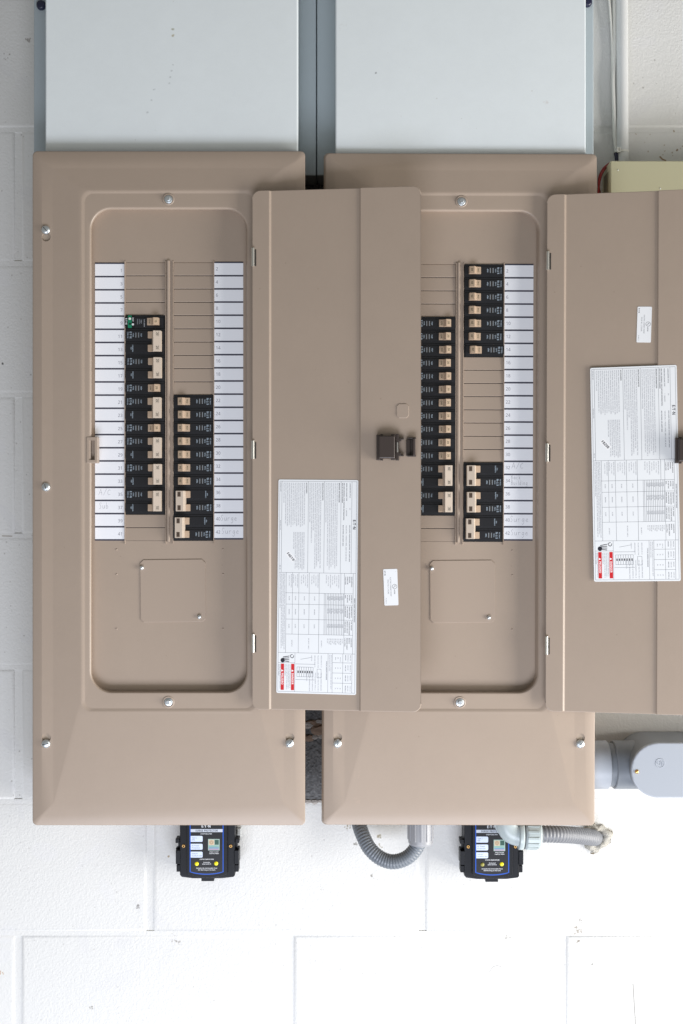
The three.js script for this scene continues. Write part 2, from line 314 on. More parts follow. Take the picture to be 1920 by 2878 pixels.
// ---------------------------------------------------------------- print and lettering
function eaton(g, x, y, h, col) {                              // the wordmark: E, a dotted A, T, a dot, N
  g.fillStyle = col; g.font = `bold ${h}px sans-serif`; g.textAlign = 'left'; g.textBaseline = 'alphabetic';
  const w = h * 0.62; g.fillText('E', x, y);
  const d = h * 0.13; for (const [a, b] of [[0.95, 0.12], [1.2, 0.55], [0.95, 0.12]]) g.fillRect(x + w * a, y - d - b * h * 0.8, d, d);
  g.fillText('T', x + w * 1.38, y); g.fillRect(x + w * 2.5, y - h * 0.45, d * 1.3, d * 1.3); g.fillText('N', x + w * 2.85, y);
}
const STROKES = {                                              // pencil letters: strokes in a box 1 wide and 1 high, y down, baseline 1
  A: [[[0, 1], [0.45, 0], [0.8, 1]], [[0.15, 0.62], [0.75, 0.6]]], '/': [[[0, 1.05], [0.7, -0.05]]], C: [[[0.8, 0.2], [0.55, 0.1], [0.2, 0.35], [0.15, 0.75], [0.4, 1], [0.8, 0.9]]],
  S: [[[0.8, 0.12], [0.45, 0], [0.15, 0.2], [0.35, 0.45], [0.65, 0.65], [0.55, 0.95], [0.1, 0.98]]], u: [[[0.05, 0.45], [0.1, 0.9], [0.4, 1], [0.7, 0.8], [0.75, 0.45], [0.78, 1]]],
  b: [[[0.1, 0], [0.15, 1]], [[0.15, 0.6], [0.5, 0.5], [0.7, 0.75], [0.45, 1], [0.15, 0.95]]], r: [[[0.1, 0.45], [0.15, 1]], [[0.13, 0.65], [0.4, 0.48], [0.75, 0.52]]],
  g: [[[0.7, 0.5], [0.3, 0.48], [0.1, 0.75], [0.35, 0.95], [0.68, 0.75], [0.72, 0.48], [0.7, 1.2], [0.4, 1.45], [0.1, 1.3]]], e: [[[0.1, 0.75], [0.7, 0.68], [0.55, 0.45], [0.2, 0.55], [0.12, 0.85], [0.4, 1], [0.8, 0.9]]],
  B: [[[0.1, 0], [0.12, 1]], [[0.1, 0.03], [0.6, 0.08], [0.55, 0.42], [0.12, 0.48], [0.7, 0.58], [0.65, 0.95], [0.12, 1]]], a: [[[0.7, 0.5], [0.25, 0.5], [0.1, 0.8], [0.35, 1], [0.65, 0.8], [0.7, 0.5], [0.78, 1]]],
  c: [[[0.7, 0.52], [0.3, 0.5], [0.12, 0.8], [0.35, 1], [0.75, 0.92]]], k: [[[0.1, 0], [0.15, 1]], [[0.65, 0.45], [0.18, 0.72], [0.7, 1]]], i: [[[0.3, 0.5], [0.34, 1]], [[0.3, 0.25], [0.32, 0.28]]],
  l: [[[0.3, 0], [0.36, 1]]], d: [[[0.7, 0], [0.74, 1]], [[0.7, 0.6], [0.3, 0.5], [0.1, 0.78], [0.35, 1], [0.72, 0.9]]], n: [[[0.1, 0.48], [0.14, 1]], [[0.12, 0.6], [0.45, 0.47], [0.65, 0.65], [0.7, 1]]],
};
function pencil(g, text, x, y, h, w, lw = 2) {                 // w: advance of a letter
  g.strokeStyle = 'rgba(120,120,128,0.66)'; g.lineWidth = lw; g.lineJoin = g.lineCap = 'round';
  for (const ch of text) {
    for (const s of STROKES[ch] ?? []) { g.beginPath(); s.forEach(([a, b], i) => { const px = x + a * w * 0.85 + b * -h * 0.04, py = y - h + b * h; i ? g.lineTo(px, py) : g.moveTo(px, py); }); g.stroke(); }
    x += w * (ch === '/' || ch === 'i' || ch === 'l' ? 0.75 : 1);
  }
}
function directory(first, notes) {
  return canvasTex(224, 2048, (g, W, H) => {
    g.fillStyle = '#eef0f5'; g.fillRect(0, 0, W, H);
    const p = H / 21.12;
    g.fillStyle = '#3b3b49';
    for (let i = 0; i <= 21; i++) g.fillRect(0, i * p, W, i ? 12 : 10);
    g.font = '33px sans-serif'; g.textBaseline = 'middle';
    for (let i = 0; i < 21; i++) {
      g.fillStyle = '#7d7d88'; const n = String(first + 2 * i), y = i * p + 12 + (p - 12) * 0.5 + (first === 1 ? 4 : -2);
      if (first === 1) { g.textAlign = 'right'; g.fillText(n, W - 14, y); } else { g.textAlign = 'left'; g.fillText(n, 12, y); }
    }
    for (const [row, text, x, dy, h, w, lw] of notes) pencil(g, text, x, row * p + dy, h, w, lw);
  });
}
const T = {
  dirSubL: directory(1, [[17, 'A/C', 30, 62, 42, 36, 2], [18, 'Sub', 32, 66, 44, 26, 2]]),
  dirSubR: directory(2, [[19, 'Surge', 52, 66, 42, 26, 2], [20, 'Surge', 58, 66, 44, 28, 2]]),
  dirBackR: directory(2, [[15, 'A/C', 62, 58, 42, 36, 2], [16, 'Back', 56, 42, 34, 20, 2], [16, 'Building', 58, 84, 34, 18, 2], [19, 'Surge', 50, 66, 44, 30, 2], [20, 'Surge', 56, 68, 42, 28, 2]]),
  dirBackL: directory(1, []),
};
const LINES = ['LATCH MUST ENGAGE BREAKERS TIGHTLY', 'THE FOLLOWING BREAKERS LISTED FOR USE', 'USE ONLY 60C/75C CU OR AL WIRE ON BREAKERS RATED 125 A', 'THIS EQUIPMENT SHALL BE INSTALLED IN ACCORDANCE WITH ALL APPLICABLE LOCAL AND NATIONAL CODES', 'WHEN USED AS SERVICE EQUIPMENT INSTALL APPROPRIATE SERVICE BARRIER KIT BELOW', 'NEUTRAL TERMINALS RATED FOR USE WITH ONE OR TWO WIRES', 'INDICATED BY A HANDLE POSITION MIDWAY BETWEEN THE ON AND OFF. MOVE HANDLE TO EXTREME OFF THEN ON', 'FILLER PLATE TYPE FOR CLOSING OPENINGS', 'GROUND BARS TYPE GBK'];
function bigLabel(code) {
  return canvasTex(2048, 768, (g, W, H) => {
    g.fillStyle = '#eef1f3'; g.fillRect(0, 0, W, H);
    const u = (a) => a * W, v = (a) => a * H;
    g.strokeStyle = '#5c6068'; g.lineWidth = 2.4;
    const L = (a, b, c, d) => { g.beginPath(); g.moveTo(u(a), v(b)); g.lineTo(u(c), v(d)); g.stroke(); };
    const text = (s, a, b, px, bold, col = '#60636c') => { g.font = `${bold ? 'bold ' : ''}${px}px sans-serif`; g.fillStyle = col; g.textAlign = 'left'; g.textBaseline = 'middle'; g.fillText(s, u(a), v(b)); };
    const para = (a, b0, b1, n, wide, s0) => { for (let i = 0; i < n; i++) { g.save(); g.beginPath(); g.rect(u(a), 0, u(wide) * (i === n - 1 ? 0.45 : 0.93 + 0.07 * ((i * 37 + s0) % 5) / 5), H); g.clip(); text(LINES[(i + s0) % LINES.length] + ' ' + LINES[(i * 3 + s0 + 2) % LINES.length], a, b0 + (b1 - b0) * i / Math.max(1, n - 1), 14.5, false, '#7c7f88'); g.restore(); } };
    g.strokeRect(u(0.008), v(0.018), u(0.984), v(0.964));
    L(0.008, 0.078, 0.435, 0.078); L(0.008, 0.213, 0.435, 0.213); L(0.008, 0.42, 0.435, 0.42); L(0.008, 0.622, 0.435, 0.622); L(0.008, 0.955, 0.435, 0.955);
    L(0.435, 0.018, 0.435, 0.982); L(0.81, 0.018, 0.81, 0.982);
    eaton(g, u(0.184), v(0.062), 38, '#22222c');
    text('LOADCENTER STYLE', 0.014, 0.1, 15, true); text('CH', 0.13, 0.1, 15); text('ENCLOSED PANELBOARD RATING: 225 AMPS MAX', 0.21, 0.1, 15, true);
    text('NEMA ENCLOSURE TYPE', 0.014, 0.142, 15, true); text('1 - INDOOR', 0.13, 0.142, 15); text('120/240 VAC, 1 PHASE 3 WIRE, 208Y/120 VAC 60 HZ', 0.21, 0.142, 15);
    text('SEE CASE SIDEWALL FOR FURTHER INFORMATION,', 0.014, 0.175, 15, true, '#33343c'); text('BOX AS CATALOG NUMBER', 0.014, 0.196, 15, true, '#33343c'); text('BUS RATING: 225 AMPS MAX', 0.21, 0.182, 15, true);
    text('BREAKER INFORMATION', 0.014, 0.236, 16, true, '#33343c'); para(0.014, 0.262, 0.40, 7, 0.41, 1);
    text('INSTALLATION NOTES', 0.014, 0.442, 16, true, '#33343c'); para(0.014, 0.468, 0.602, 7, 0.41, 3);
    text('ACCESSORIES', 0.014, 0.645, 16, true, '#33343c'); para(0.014, 0.672, 0.93, 12, 0.21, 5); para(0.245, 0.672, 0.8, 7, 0.18, 2);
    text('A33186 01 D01', 0.014, 0.97, 13); text('www.eaton.com', 0.19, 0.97, 13); text('REV. 08', 0.4, 0.97, 13);
    g.save(); g.translate(u(0.352), v(0.87)); g.rotate(-0.72); g.fillStyle = '#f6f7f8'; g.fillRect(-26, -34, 110, 50); g.font = 'bold 34px sans-serif'; g.fillStyle = '#23232a'; g.textBaseline = 'middle'; g.fillText(code, -20, -8); g.restore();
    text('SERIES SHORT CIRCUIT RATINGS', 0.55, 0.03, 15, true, '#44464e');
    for (const a of [0.53, 0.583, 0.653, 0.723]) L(a, 0.05, a, a === 0.53 ? 0.9 : 0.89);
    L(0.435, 0.05, 0.81, 0.05); L(0.435, 0.16, 0.81, 0.16); L(0.435, 0.205, 0.53, 0.205); L(0.53, 0.41, 0.723, 0.41); L(0.435, 0.475, 0.81, 0.475); L(0.435, 0.6, 0.723, 0.6); L(0.435, 0.73, 0.81, 0.73); L(0.435, 0.81, 0.723, 0.81); L(0.435, 0.89, 0.81, 0.89);
    for (let i = 0; i < 12; i++) L(0.53, 0.17 + i * 0.0205, 0.723, 0.17 + i * 0.0205);
    for (const [a, rows] of [[0.45, ['MAIN MODULE', 'BREAKER', 'FAMILY OR', 'CLASS FUSE']], [0.536, ['SYSTEM SCC', 'RATING', 'AT 240 VAC', 'MAX.']], [0.588, ['METER MODULE', 'TENANT BREAKER', 'OR LOADCENTER', 'MAIN BREAKER']], [0.658, ['B.W. TENANT', 'LOADCENTER MAIN', 'BRANCH CIRCUIT', 'CIRCUIT RATING']], [0.735, ['LOADCENTER', 'BRANCH', 'BREAKER FAMILY', '1,2 & 3 POLE']]]) rows.forEach((s, i) => text(s, a, 0.068 + i * 0.026, 14, true, '#4a4c54'));
    for (let i = 0; i < 10; i++) { text(['22,000', '65,000', '100,000'][i % 3], 0.542, 0.18 + i * 0.0205, 12); text(['CHDXXX', 'CSR, CSH', 'CC, CH', 'BW, BWH'][i % 4], 0.6, 0.18 + i * 0.0205, 12); text(['22,000', '10,000'][i % 2], 0.672, 0.18 + i * 0.0205, 12); text(['CH, CHT', 'BR, BD, BQ', 'ALL TYPES'][i % 3], 0.74, 0.18 + i * 0.0205, 12); }
    for (const [b, n] of [[0.23, 7], [0.49, 4], [0.62, 4], [0.745, 3], [0.825, 2]]) for (let i = 0; i < n; i++) text(['MAIN BREAKER FAMILY', 'CLASS J, R, T FUSE', '100 AMPS MAX', 'TYPE CSR, CHH'][i % 4], 0.442 + 0.006 * (i % 2), b + 0.026 * i, 12.5, false, '#7c7f88');
    for (const b of [0.53, 0.66, 0.77, 0.85]) { text('65,000', 0.545, b, 13); text('BW/BWH', 0.605, b, 13); text('22,000', 0.675, b, 13); }
    text('SEE NOTE 1', 0.75, 0.44, 13); text('SEE NOTE 1 AND 2', 0.74, 0.6, 13); text('SEE NOTE 1', 0.75, 0.81, 13);
    para(0.44, 0.91, 0.965, 4, 0.36, 4);
    // torque table and wiring diagram
    L(0.81, 0.17, 1 - 0.008, 0.17); L(0.81, 0.30, 1 - 0.008, 0.30); L(0.81, 0.355, 1 - 0.008, 0.355); L(0.81, 0.055, 1 - 0.008, 0.055); L(0.81, 0.77, 1 - 0.008, 0.77);
    for (const a of [0.852, 0.9, 0.947]) L(a, 0.055, a, 0.30);
    for (let i = 0; i < 4; i++) for (let j = 0; j < 3; j++) text(['WIRE SIZE', 'NEUTRAL &', 'GROUND', 'LOAD LUG'][(i + j) % 4], 0.815 + i * 0.0475, 0.075 + j * 0.03, 12, j === 2);
    for (let i = 0; i < 4; i++) for (let j = 0; j < 3; j++) text(i ? ['20', '25', '35', '45', '50', '60'][(i * 2 + j) % 6] : ['#14-10', '#8', '#6-4'][j], 0.826 + i * 0.0475, 0.2 + j * 0.03, 13);
    para(0.816, 0.316, 0.338, 2, 0.17, 6); text('TYPICAL WIRING DIAGRAM', 0.845, 0.372, 14, true); para(0.9, 0.44, 0.62, 6, 0.09, 1); para(0.82, 0.44, 0.56, 4, 0.06, 6);
    g.strokeRect(u(0.884), v(0.44), u(0.04), v(0.05));
    for (let i = 0; i < 7; i++) { g.strokeRect(u(0.876), v(0.54 + i * 0.029), u(0.045), v(0.029)); g.fillStyle = '#22222a'; g.fillRect(u(0.893), v(0.548 + i * 0.029), u(0.011), v(0.013)); }
    L(0.862, 0.52, 0.862, 0.76); L(0.935, 0.52, 0.935, 0.76); L(0.83, 0.56, 0.84, 0.7);
    for (const [b, s] of [[0.777, 'DANGER'], [0.906, 'PELIGRO']]) {
      g.fillStyle = '#d2232a'; g.fillRect(u(0.862), v(b), u(0.123), v(0.04));
      g.fillStyle = '#fff'; g.beginPath(); g.moveTo(u(0.889), v(b + 0.034)); g.lineTo(u(0.9), v(b + 0.034)); g.lineTo(u(0.8945), v(b + 0.006)); g.fill();
      text(s, 0.905, b + 0.021, 27, true, '#ffffff');
    }
    para(0.864, 0.832, 0.892, 4, 0.12, 0); para(0.864, 0.955, 0.972, 2, 0.12, 4); L(0.857, 0.77, 0.857, 0.982);
    // shocked hand mark
    g.fillStyle = '#22222c'; g.beginPath(); g.ellipse(u(0.846), v(0.925), 22, 20, 0, 0, 7); g.fill();
    for (let i = 0; i < 4; i++) { g.save(); g.translate(u(0.829 + i * 0.0072), v(0.885)); g.rotate(-0.18 + i * 0.1); g.fillRect(-4, -34, 7, 62); g.restore(); }
    g.lineWidth = 6; g.strokeStyle = '#22222c'; g.beginPath(); g.moveTo(u(0.818), v(0.8)); g.quadraticCurveTo(u(0.822), v(0.85), u(0.833), v(0.815)); g.quadraticCurveTo(u(0.838), v(0.79), u(0.822), v(0.785)); g.stroke();
  });
}
T.bigSub = bigLabel('F461®'); T.bigBack = bigLabel('F8208');
T.listed = canvasTex(512, 192, (g, W, H) => {
  g.fillStyle = '#f2f4f6'; g.fillRect(0, 0, W, H);
  eaton(g, 22, 180, 27, '#23232c');
  g.strokeStyle = '#2b2b34'; g.lineWidth = 4; g.beginPath(); g.arc(248, 44, 31, 0, 7); g.stroke();
  g.fillStyle = '#2b2b34'; g.textAlign = 'center'; g.textBaseline = 'middle'; g.font = 'bold 27px sans-serif'; g.fillText('U', 240, 38); g.fillText('L', 258, 52);
  g.font = 'bold 20px sans-serif'; g.fillText('LISTED', 322, 46);
  g.fillStyle = '#63666e'; g.font = '23px sans-serif'; g.fillText('ELECTRIC CABINET FRONT', 250, 98); g.fillText('ISSUE NO. E.T33360', 250, 132);
  g.font = '16px sans-serif'; g.fillText('78-4663-27', 446, 166); g.fillText('L', 40, 22);
});
function breakerTex(kind) {                                     // the face of a breaker, lettering turned to read down
  const two = kind === 'double', H0 = two ? 352 : 176;
  return canvasTex(512, H0, (g, W, H) => {
    g.fillStyle = '#1c1d21'; g.fillRect(0, 0, W, H);
    for (let i = 0; i < 26; i++) { g.fillStyle = `rgba(150,155,162,${0.05 + rnd() * 0.09})`; g.fillRect(rnd() * W, rnd() * H, 2 + rnd() * 60, 1); }
    const down = (x, y, fn) => { g.save(); g.translate(x, y); g.rotate(Math.PI / 2); fn(); g.restore(); };
    const word = (s, x, y, px, col, bold) => down(x, y, () => { g.font = `${bold ? 'bold ' : ''}${px}px sans-serif`; g.fillStyle = col; g.textAlign = 'center'; g.textBaseline = 'middle'; g.fillText(s, 0, 0); });
    const yc = 88, col = '#a9b9c6', dim = '#81878c';
    if (kind === 'tester') {
      g.fillStyle = '#0c0d10'; g.fillRect(0, 0, 134, H); g.fillStyle = '#0f7a58'; g.fillRect(46, 4, 50, H - 10);
      down(14, 40, () => eaton(g, 0, 0, 34, '#e8eaee'));
      g.fillStyle = '#e9e6e0'; g.beginPath(); g.arc(72, 48, 17, 0, 7); g.fill(); g.fillStyle = '#08261d'; g.beginPath(); g.arc(74, 116, 14, 0, 7); g.fill();
      g.fillStyle = '#e4e6e8'; g.beginPath(); g.arc(112, 124, 15, 0, 7); g.fill(); word('TEST', 112, 58, 26, '#e6e8ea', true);
      g.fillStyle = '#6b6f74'; g.fillRect(166, 52, 11, 72); g.fillRect(192, 54, 9, 66); word('TRIP', 218, 86, 24, '#9aa0a6', true); word('TYPE BR15', 258, 104, 20, '#c0c4c8', true);
    } else {
      down(58, yc - 46, () => eaton(g, 0, 0, 36, col));
      word('TYPE CH', 34, yc, 22, col, true); word('TYPE', 104, yc, 22, col, true); word('10 kA 120/240', 84, yc, 12, dim);
      g.fillStyle = dim; g.fillRect(132, yc - 32, 12, 66); g.fillStyle = '#2a2624'; g.fillRect(144, yc - 30, 24, 62); g.fillStyle = dim; g.fillRect(168, yc - 32, 12, 66);
      word('TRIP', 206, yc, 23, col, true);
      if (two) { word('COMMON', 98, 264, 20, col, true); word('TRIP', 76, 264, 17, col, true); }
    }
  });
}
for (const k of ['single', 'double']) T[k] = [0, 1, 2].map(() => breakerTex(k)); T.tester = [breakerTex('tester')];
const ratingTex = {}, ratingMat = {};
function rating(n, style) {                                     // the number moulded or printed on a handle
  const k = n + style;
  if (!ratingMat[k]) {
    const t = canvasTex(128, 192, (g, W, H) => {
      const bg = style === 'tie' ? '#ccbfae' : style === 'slot' ? '#5f4e40' : '#bfa98c'; g.fillStyle = bg; g.fillRect(0, 0, W, H);
      g.save(); g.translate(W / 2, H / 2); g.rotate(Math.PI / 2); g.font = 'bold 118px sans-serif'; g.fillStyle = style === 'slot' ? '#2c231c' : '#2e2721'; g.textAlign = 'center'; g.textBaseline = 'middle'; g.fillText(n, 0, 4); g.restore();
      if (style === 'tie') { g.fillStyle = '#5a4d42'; g.fillRect(W - 16, 10, 9, H - 20); g.fillStyle = '#8d7f70'; g.fillRect(0, H - 12, W, 6); }
    });
    ratingMat[k] = std({ map: t, roughness: 0.55 });
  }
  return ratingMat[k];
}

// ---------------------------------------------------------------- small hardware
const screwGeo = (() => {                                       // slotted pan head, 11 mm
  const h = lathe([[0, 0.0034], [0.0018, 0.0033], [0.0034, 0.0028], [0.0046, 0.0018], [0.0052, 0.0006], [0.0053, -0.0015], [0, -0.0015]], 32); h.rotateX(Math.PI / 2);
  h.scale(1.15, 1.15, 1);
  return toCreasedNormals(cut(h, box(-0.0068, 0.0068, -0.0005, 0.0005, 0.0022, 0.006)), 0.7);
})();
const hexScrewGeo = (() => {                                    // hex washer head in a dimple
  const w = lathe([[0, 0.0012], [0.0044, 0.0012], [0.0056, 0.0004], [0.0057, -0.002], [0, -0.002]], 28);
  const h = lathe([[0, 0.0044], [0.0026, 0.0044], [0.0033, 0.0037], [0.0034, 0.0005], [0, 0.0005]], 6);
  const g = merge([w, h]); g.rotateX(Math.PI / 2);
  return toCreasedNormals(g, 0.6);
})();
const dimpleGeo = (() => { const g = lathe([[0.0086, 0.0001], [0.0079, 0.0008], [0.0068, 0.0009], [0.006, 0.0003], [0.0058, -0.001]], 30); g.rotateX(-Math.PI / 2); g.scale(1, 1, -1); g.rotateY(0); return toCreasedNormals(clean(g), 0.8); })();
const smallScrewGeo = (() => { const h = lathe([[0, 0.0036], [0.0014, 0.0034], [0.0026, 0.0024], [0.003, 0.0008], [0.003, -0.0004]], 20); h.rotateX(Math.PI / 2); return clean(h); })();

// ---------------------------------------------------------------- circuit breakers
const PITCH = 30.45 * K * mpp(0.0885);                           // one row, in metres
const BW = 91 * K * mpp(0.0885);                                 // what shows of a breaker's length
function breakerBody(poles) {
  const L = [];
  for (let k = 0; k < poles; k++) {
    const c = -(k - (poles - 1) / 2) * PITCH, h = PITCH / 2 - 0.00028, s = 0.0058;
    L.push(clean(barX([[c - h, -0.004], [c - h, 0.0018], [c - s - 0.0004, 0.0019], [c - s, 0.0028], [c + s, 0.0028], [c + s + 0.0004, 0.0019], [c + h, 0.0018], [c + h, -0.004]], -BW / 2 + 0.0006, BW / 2 - 0.0006, 0.0003)));
  }
  const g = toCreasedNormals(merge(L), 0.5);
  return planarUV(g, -BW / 2, BW / 2, -poles * PITCH / 2, poles * PITCH / 2);
}
const bodyGeo = { single: breakerBody(1), double: breakerBody(2) };
const bodyMat = Object.fromEntries(['single', 'double', 'tester'].map((k) => [k, T[k].map((t) => std({ map: t, roughness: 0.42 }))]));
// a rocker: pad on the outside, steep face, top that falls away to the middle of the panel
const H0 = 0.0026, hx = 0.0045;
const toggleProfile = [[hx, H0], [hx, H0 + 0.0018], [hx + 0.0062, H0 + 0.0026], [hx + 0.0098, H0 + 0.0078], [hx + 0.0165, H0 + 0.0058], [hx + 0.0172, H0]];
const toggleGeo = toCreasedNormals(clean(barY(toggleProfile, -0.0051, 0.0051, 0.0004)), 0.5);
const padProfile = [[hx - 0.0002, H0], [hx - 0.0002, H0 + 0.0022], [hx + 0.0068, H0 + 0.003], [hx + 0.0068, H0]];
const padGeo = toCreasedNormals(clean(barY(padProfile, -0.0049, 0.0049, 0.0007)), 0.5);
const tieProfile = [[hx + 0.0056, H0 + 0.0012], [hx + 0.0088, H0 + 0.0104], [hx + 0.0192, H0 + 0.0092], [hx + 0.0196, H0 + 0.0012]];
const tieGeo = toCreasedNormals(clean(barY(tieProfile, -0.0144, 0.0144, 0.0005)), 0.5);
const slope = (x0, z0, x1, z1, y0, y1) => {                     // a small mark laid 0.1 mm over a sloping face
  const g = new THREE.PlaneGeometry(Math.hypot(x1 - x0, z1 - z0), y1 - y0); g.rotateY(-Math.atan2(z1 - z0, x1 - x0)); g.translate((x0 + x1) / 2, (y0 + y1) / 2, (z0 + z1) / 2 + 0.00012);
  return g;
};
const markOn = slope(hx + 0.0022, H0 + 0.0021, hx + 0.0054, H0 + 0.0025, -0.003, 0.003);
const markTop = slope(hx + 0.0112, H0 + 0.0074, hx + 0.0152, H0 + 0.0062, -0.0034, 0.0034);
const markTie = slope(hx + 0.0122, H0 + 0.01, hx + 0.0168, H0 + 0.0095, -0.0035, 0.0035);
function breaker(kind, amps, label, group, style = 'tie') {
  const t = thing('circuit_breaker', label, 'breaker', [0, 0, 0], group);
  part('body', bodyGeo[kind === 'double' ? 'double' : 'single'], bodyMat[kind][Math.floor(rnd() * bodyMat[kind].length)], t);
  if (kind === 'double') {
    for (const s of [1, -1]) {
      const p = part('toggle', padGeo, M.toggle, t, [0, s * PITCH / 2, 0]);
      part('on_mark', markOn, rating('ON', 'pad'), p);
    }
    const b = part('handle_tie', tieGeo, M.tie, t);
    for (const s of [1, -1]) part('rating_mark', markTie, rating(amps, style), b, [0, s * PITCH / 2 * 1.02, 0]);
  } else {
    const h = part('toggle', toggleGeo, M.toggle, t);
    part('on_mark', markOn, rating('ON', 'pad'), h); part('rating_mark', markTop, rating(amps, 'pad'), h);
  }
  return t;
}

// ---------------------------------------------------------------- load center panels
const CX = 387.5, CY = 1120;                                    // middle of the cover, in pixels of the 1568-wide view
const PX0 = X(CX * K, 0.1), PY0 = Y(CY * K, 0.1);
const lx = (p, z) => X(p * K, z) - PX0, ly = (q, z) => Y(q * K, z) - PY0;
function ring(x0, y0, x1, y1, r, z, nc = 10) {                  // corners in pixels; returns points going round
  const a = lx(x0, z), b = lx(x1, z), c = ly(y1, z), d = ly(y0, z), R = r * K * mpp(z), out = [];
  for (const [cx, cy, t0] of [[b - R, d - R, 0], [a + R, d - R, 1], [a + R, c + R, 2], [b - R, c + R, 3]])
    for (let i = 0; i <= nc; i++) { const t = (t0 + i / nc) * Math.PI / 2; out.push([cx + R * Math.cos(t), cy + R * Math.sin(t), z]); }
  return out;
}
function loft(rings, close) {
  const P = [], n = rings[0].length, m = rings.length;
  for (let k = 0; k < (close ? m : m - 1); k++) for (let i = 0; i < n; i++) {
    const a = rings[k][i], b = rings[k][(i + 1) % n], c = rings[(k + 1) % m][(i + 1) % n], d = rings[(k + 1) % m][i];
    P.push(...a, ...b, ...c, ...a, ...c, ...d);
  }
  const g = new THREE.BufferGeometry(); g.setAttribute('position', new THREE.Float32BufferAttribute(P, 3)); g.computeVertexNormals();
  return g;
}
const FRONT = [[75, 347, 700.5, 1894, 11, 0.0885], [75, 347, 700.5, 1894, 11, 0.0957], [76, 348, 699.5, 1893, 10, 0.0969], [78.5, 350.5, 697, 1890.5, 8, 0.0975],
  [96, 368, 680, 1872, 4, 0.0998], [121, 384, 652, 1846, 3, 0.1000], [124, 388, 649, 1842, 3, 0.1002], [178, 430, 598, 1640, 10, 0.1026], [185, 435.5, 591, 1634.5, 20, 0.1030], [189, 439, 587, 1631, 21, 0.1028], [193.5, 443, 583, 1627, 20, 0.1018], [196, 445, 581, 1625, 20, 0.1016],
  [203.5, 473.5, 573, 1593.5, 52, 0.1016], [206.3, 476.5, 570.2, 1590.7, 50, 0.1012], [208.8, 479, 567.7, 1588.4, 48, 0.0999], [210.4, 481, 566.1, 1586.7, 46, 0.0975], [211, 482, 565.5, 1586, 45, 0.0888]];
const BACK = FRONT.slice(0).reverse().map(([a, b, c, d, r, z]) => [a, b, c, d, r, z - 0.0017]);
const HOLES = [[105.5, 544, 528], [106, 1118, 1118], [106, 1693, 1707], [665, 1692, 1706], [664, 1112, 1112], [663, 540, 526]];   // keyhole middle and screw height
const coverGeo = (() => {
  const body = loft([...FRONT.map((r) => ring(...r)), ...BACK.map((r, i) => ring(r[0] + 0.3 * (i < 4 ? -1 : 1), r[1] + 0.3, r[2] - 0.3, r[3] - 0.3, r[4], r[5]))], true);
  body.computeVertexNormals();
  const tools = HOLES.filter((h) => h[1] !== h[2]).flatMap(([x, y, s]) => [cylZ(0.0062, 0.07, 0.12, lx(x + 0.7, 0.0995), ly(y, 0.0995)), cylZ(0.0032, 0.07, 0.12, lx(x, 0.0955), ly(s, 0.0955)), box(lx(x, 0.0955) - 0.0028, lx(x, 0.0955) + 0.0028, ly(y, 0.0955), ly(s, 0.0955), 0.07, 0.12)]);
  return planarUV(toCreasedNormals(cut(body, ...tools), 0.42), lx(75, 0.1), lx(700.5, 0.1), ly(1894, 0.1), ly(347, 0.1));
})();
const ZD = 0.0885;                                               // front of the dead front
const COLS = [[288, 379.5], [398.5, 490]], RY0 = 602, RY1 = 1242;
const rowY = (r) => ly(RY0, ZD) - r * PITCH;
const deadGeo = (() => {
  const z = ZD, s = roundedShape(lx(204, z), lx(573, z), ly(1593, z), ly(474, z), 0.02);
  for (const [a, b] of COLS) { const h = new THREE.Path(); h.moveTo(lx(a, z), rowY(0)); h.lineTo(lx(b, z), rowY(0)); h.lineTo(lx(b, z), rowY(21)); h.lineTo(lx(a, z), rowY(21)); h.closePath(); s.holes.push(h); }
  return planarUV(slab(s, z - 0.0015, z), lx(204, z), lx(573, z), ly(1593, z), ly(474, z));
})();
const fillerGeo = (() => {                                      // twist-out strip, its upper edge set back
  const h = PITCH / 2, w = (lx(379.5, ZD) - lx(288, ZD)) / 2 - 0.0003;
  return toCreasedNormals(clean(barX([[-h + 0.00045, -0.0017], [-h + 0.00045, -0.0003], [-h + 0.0008, 0], [h - 0.0008, -0.001], [h - 0.00045, -0.0012], [h - 0.00045, -0.0017]], -w, w)), 0.3);
})();
const ribGeo = (x0, x1, up, y0, y1) => { const w = x1 - x0, p = []; for (let i = 0; i <= 10; i++) { const a = Math.PI * i / 10; p.push([(x0 + x1) / 2 + w / 2 * Math.cos(a), ZD + up * Math.sin(a) ** 0.8]); } p.push([x0, ZD - 0.0005], [x1, ZD - 0.0005]); return toCreasedNormals(clean(barY(p, y0, y1, 0.0003)), 0.6); };
const lipGeo = (xc) => { const w = 0.0007; return clean(barY([[xc - w, ZD - 0.0012], [xc - w, ZD + 0.0012], [xc - w * 0.3, ZD + 0.0018], [xc + w * 0.3, ZD + 0.0018], [xc + w, ZD + 0.0012], [xc + w, ZD - 0.0012]], rowY(21) - 0.004, rowY(0) + 0.0014, 0.0002)); };

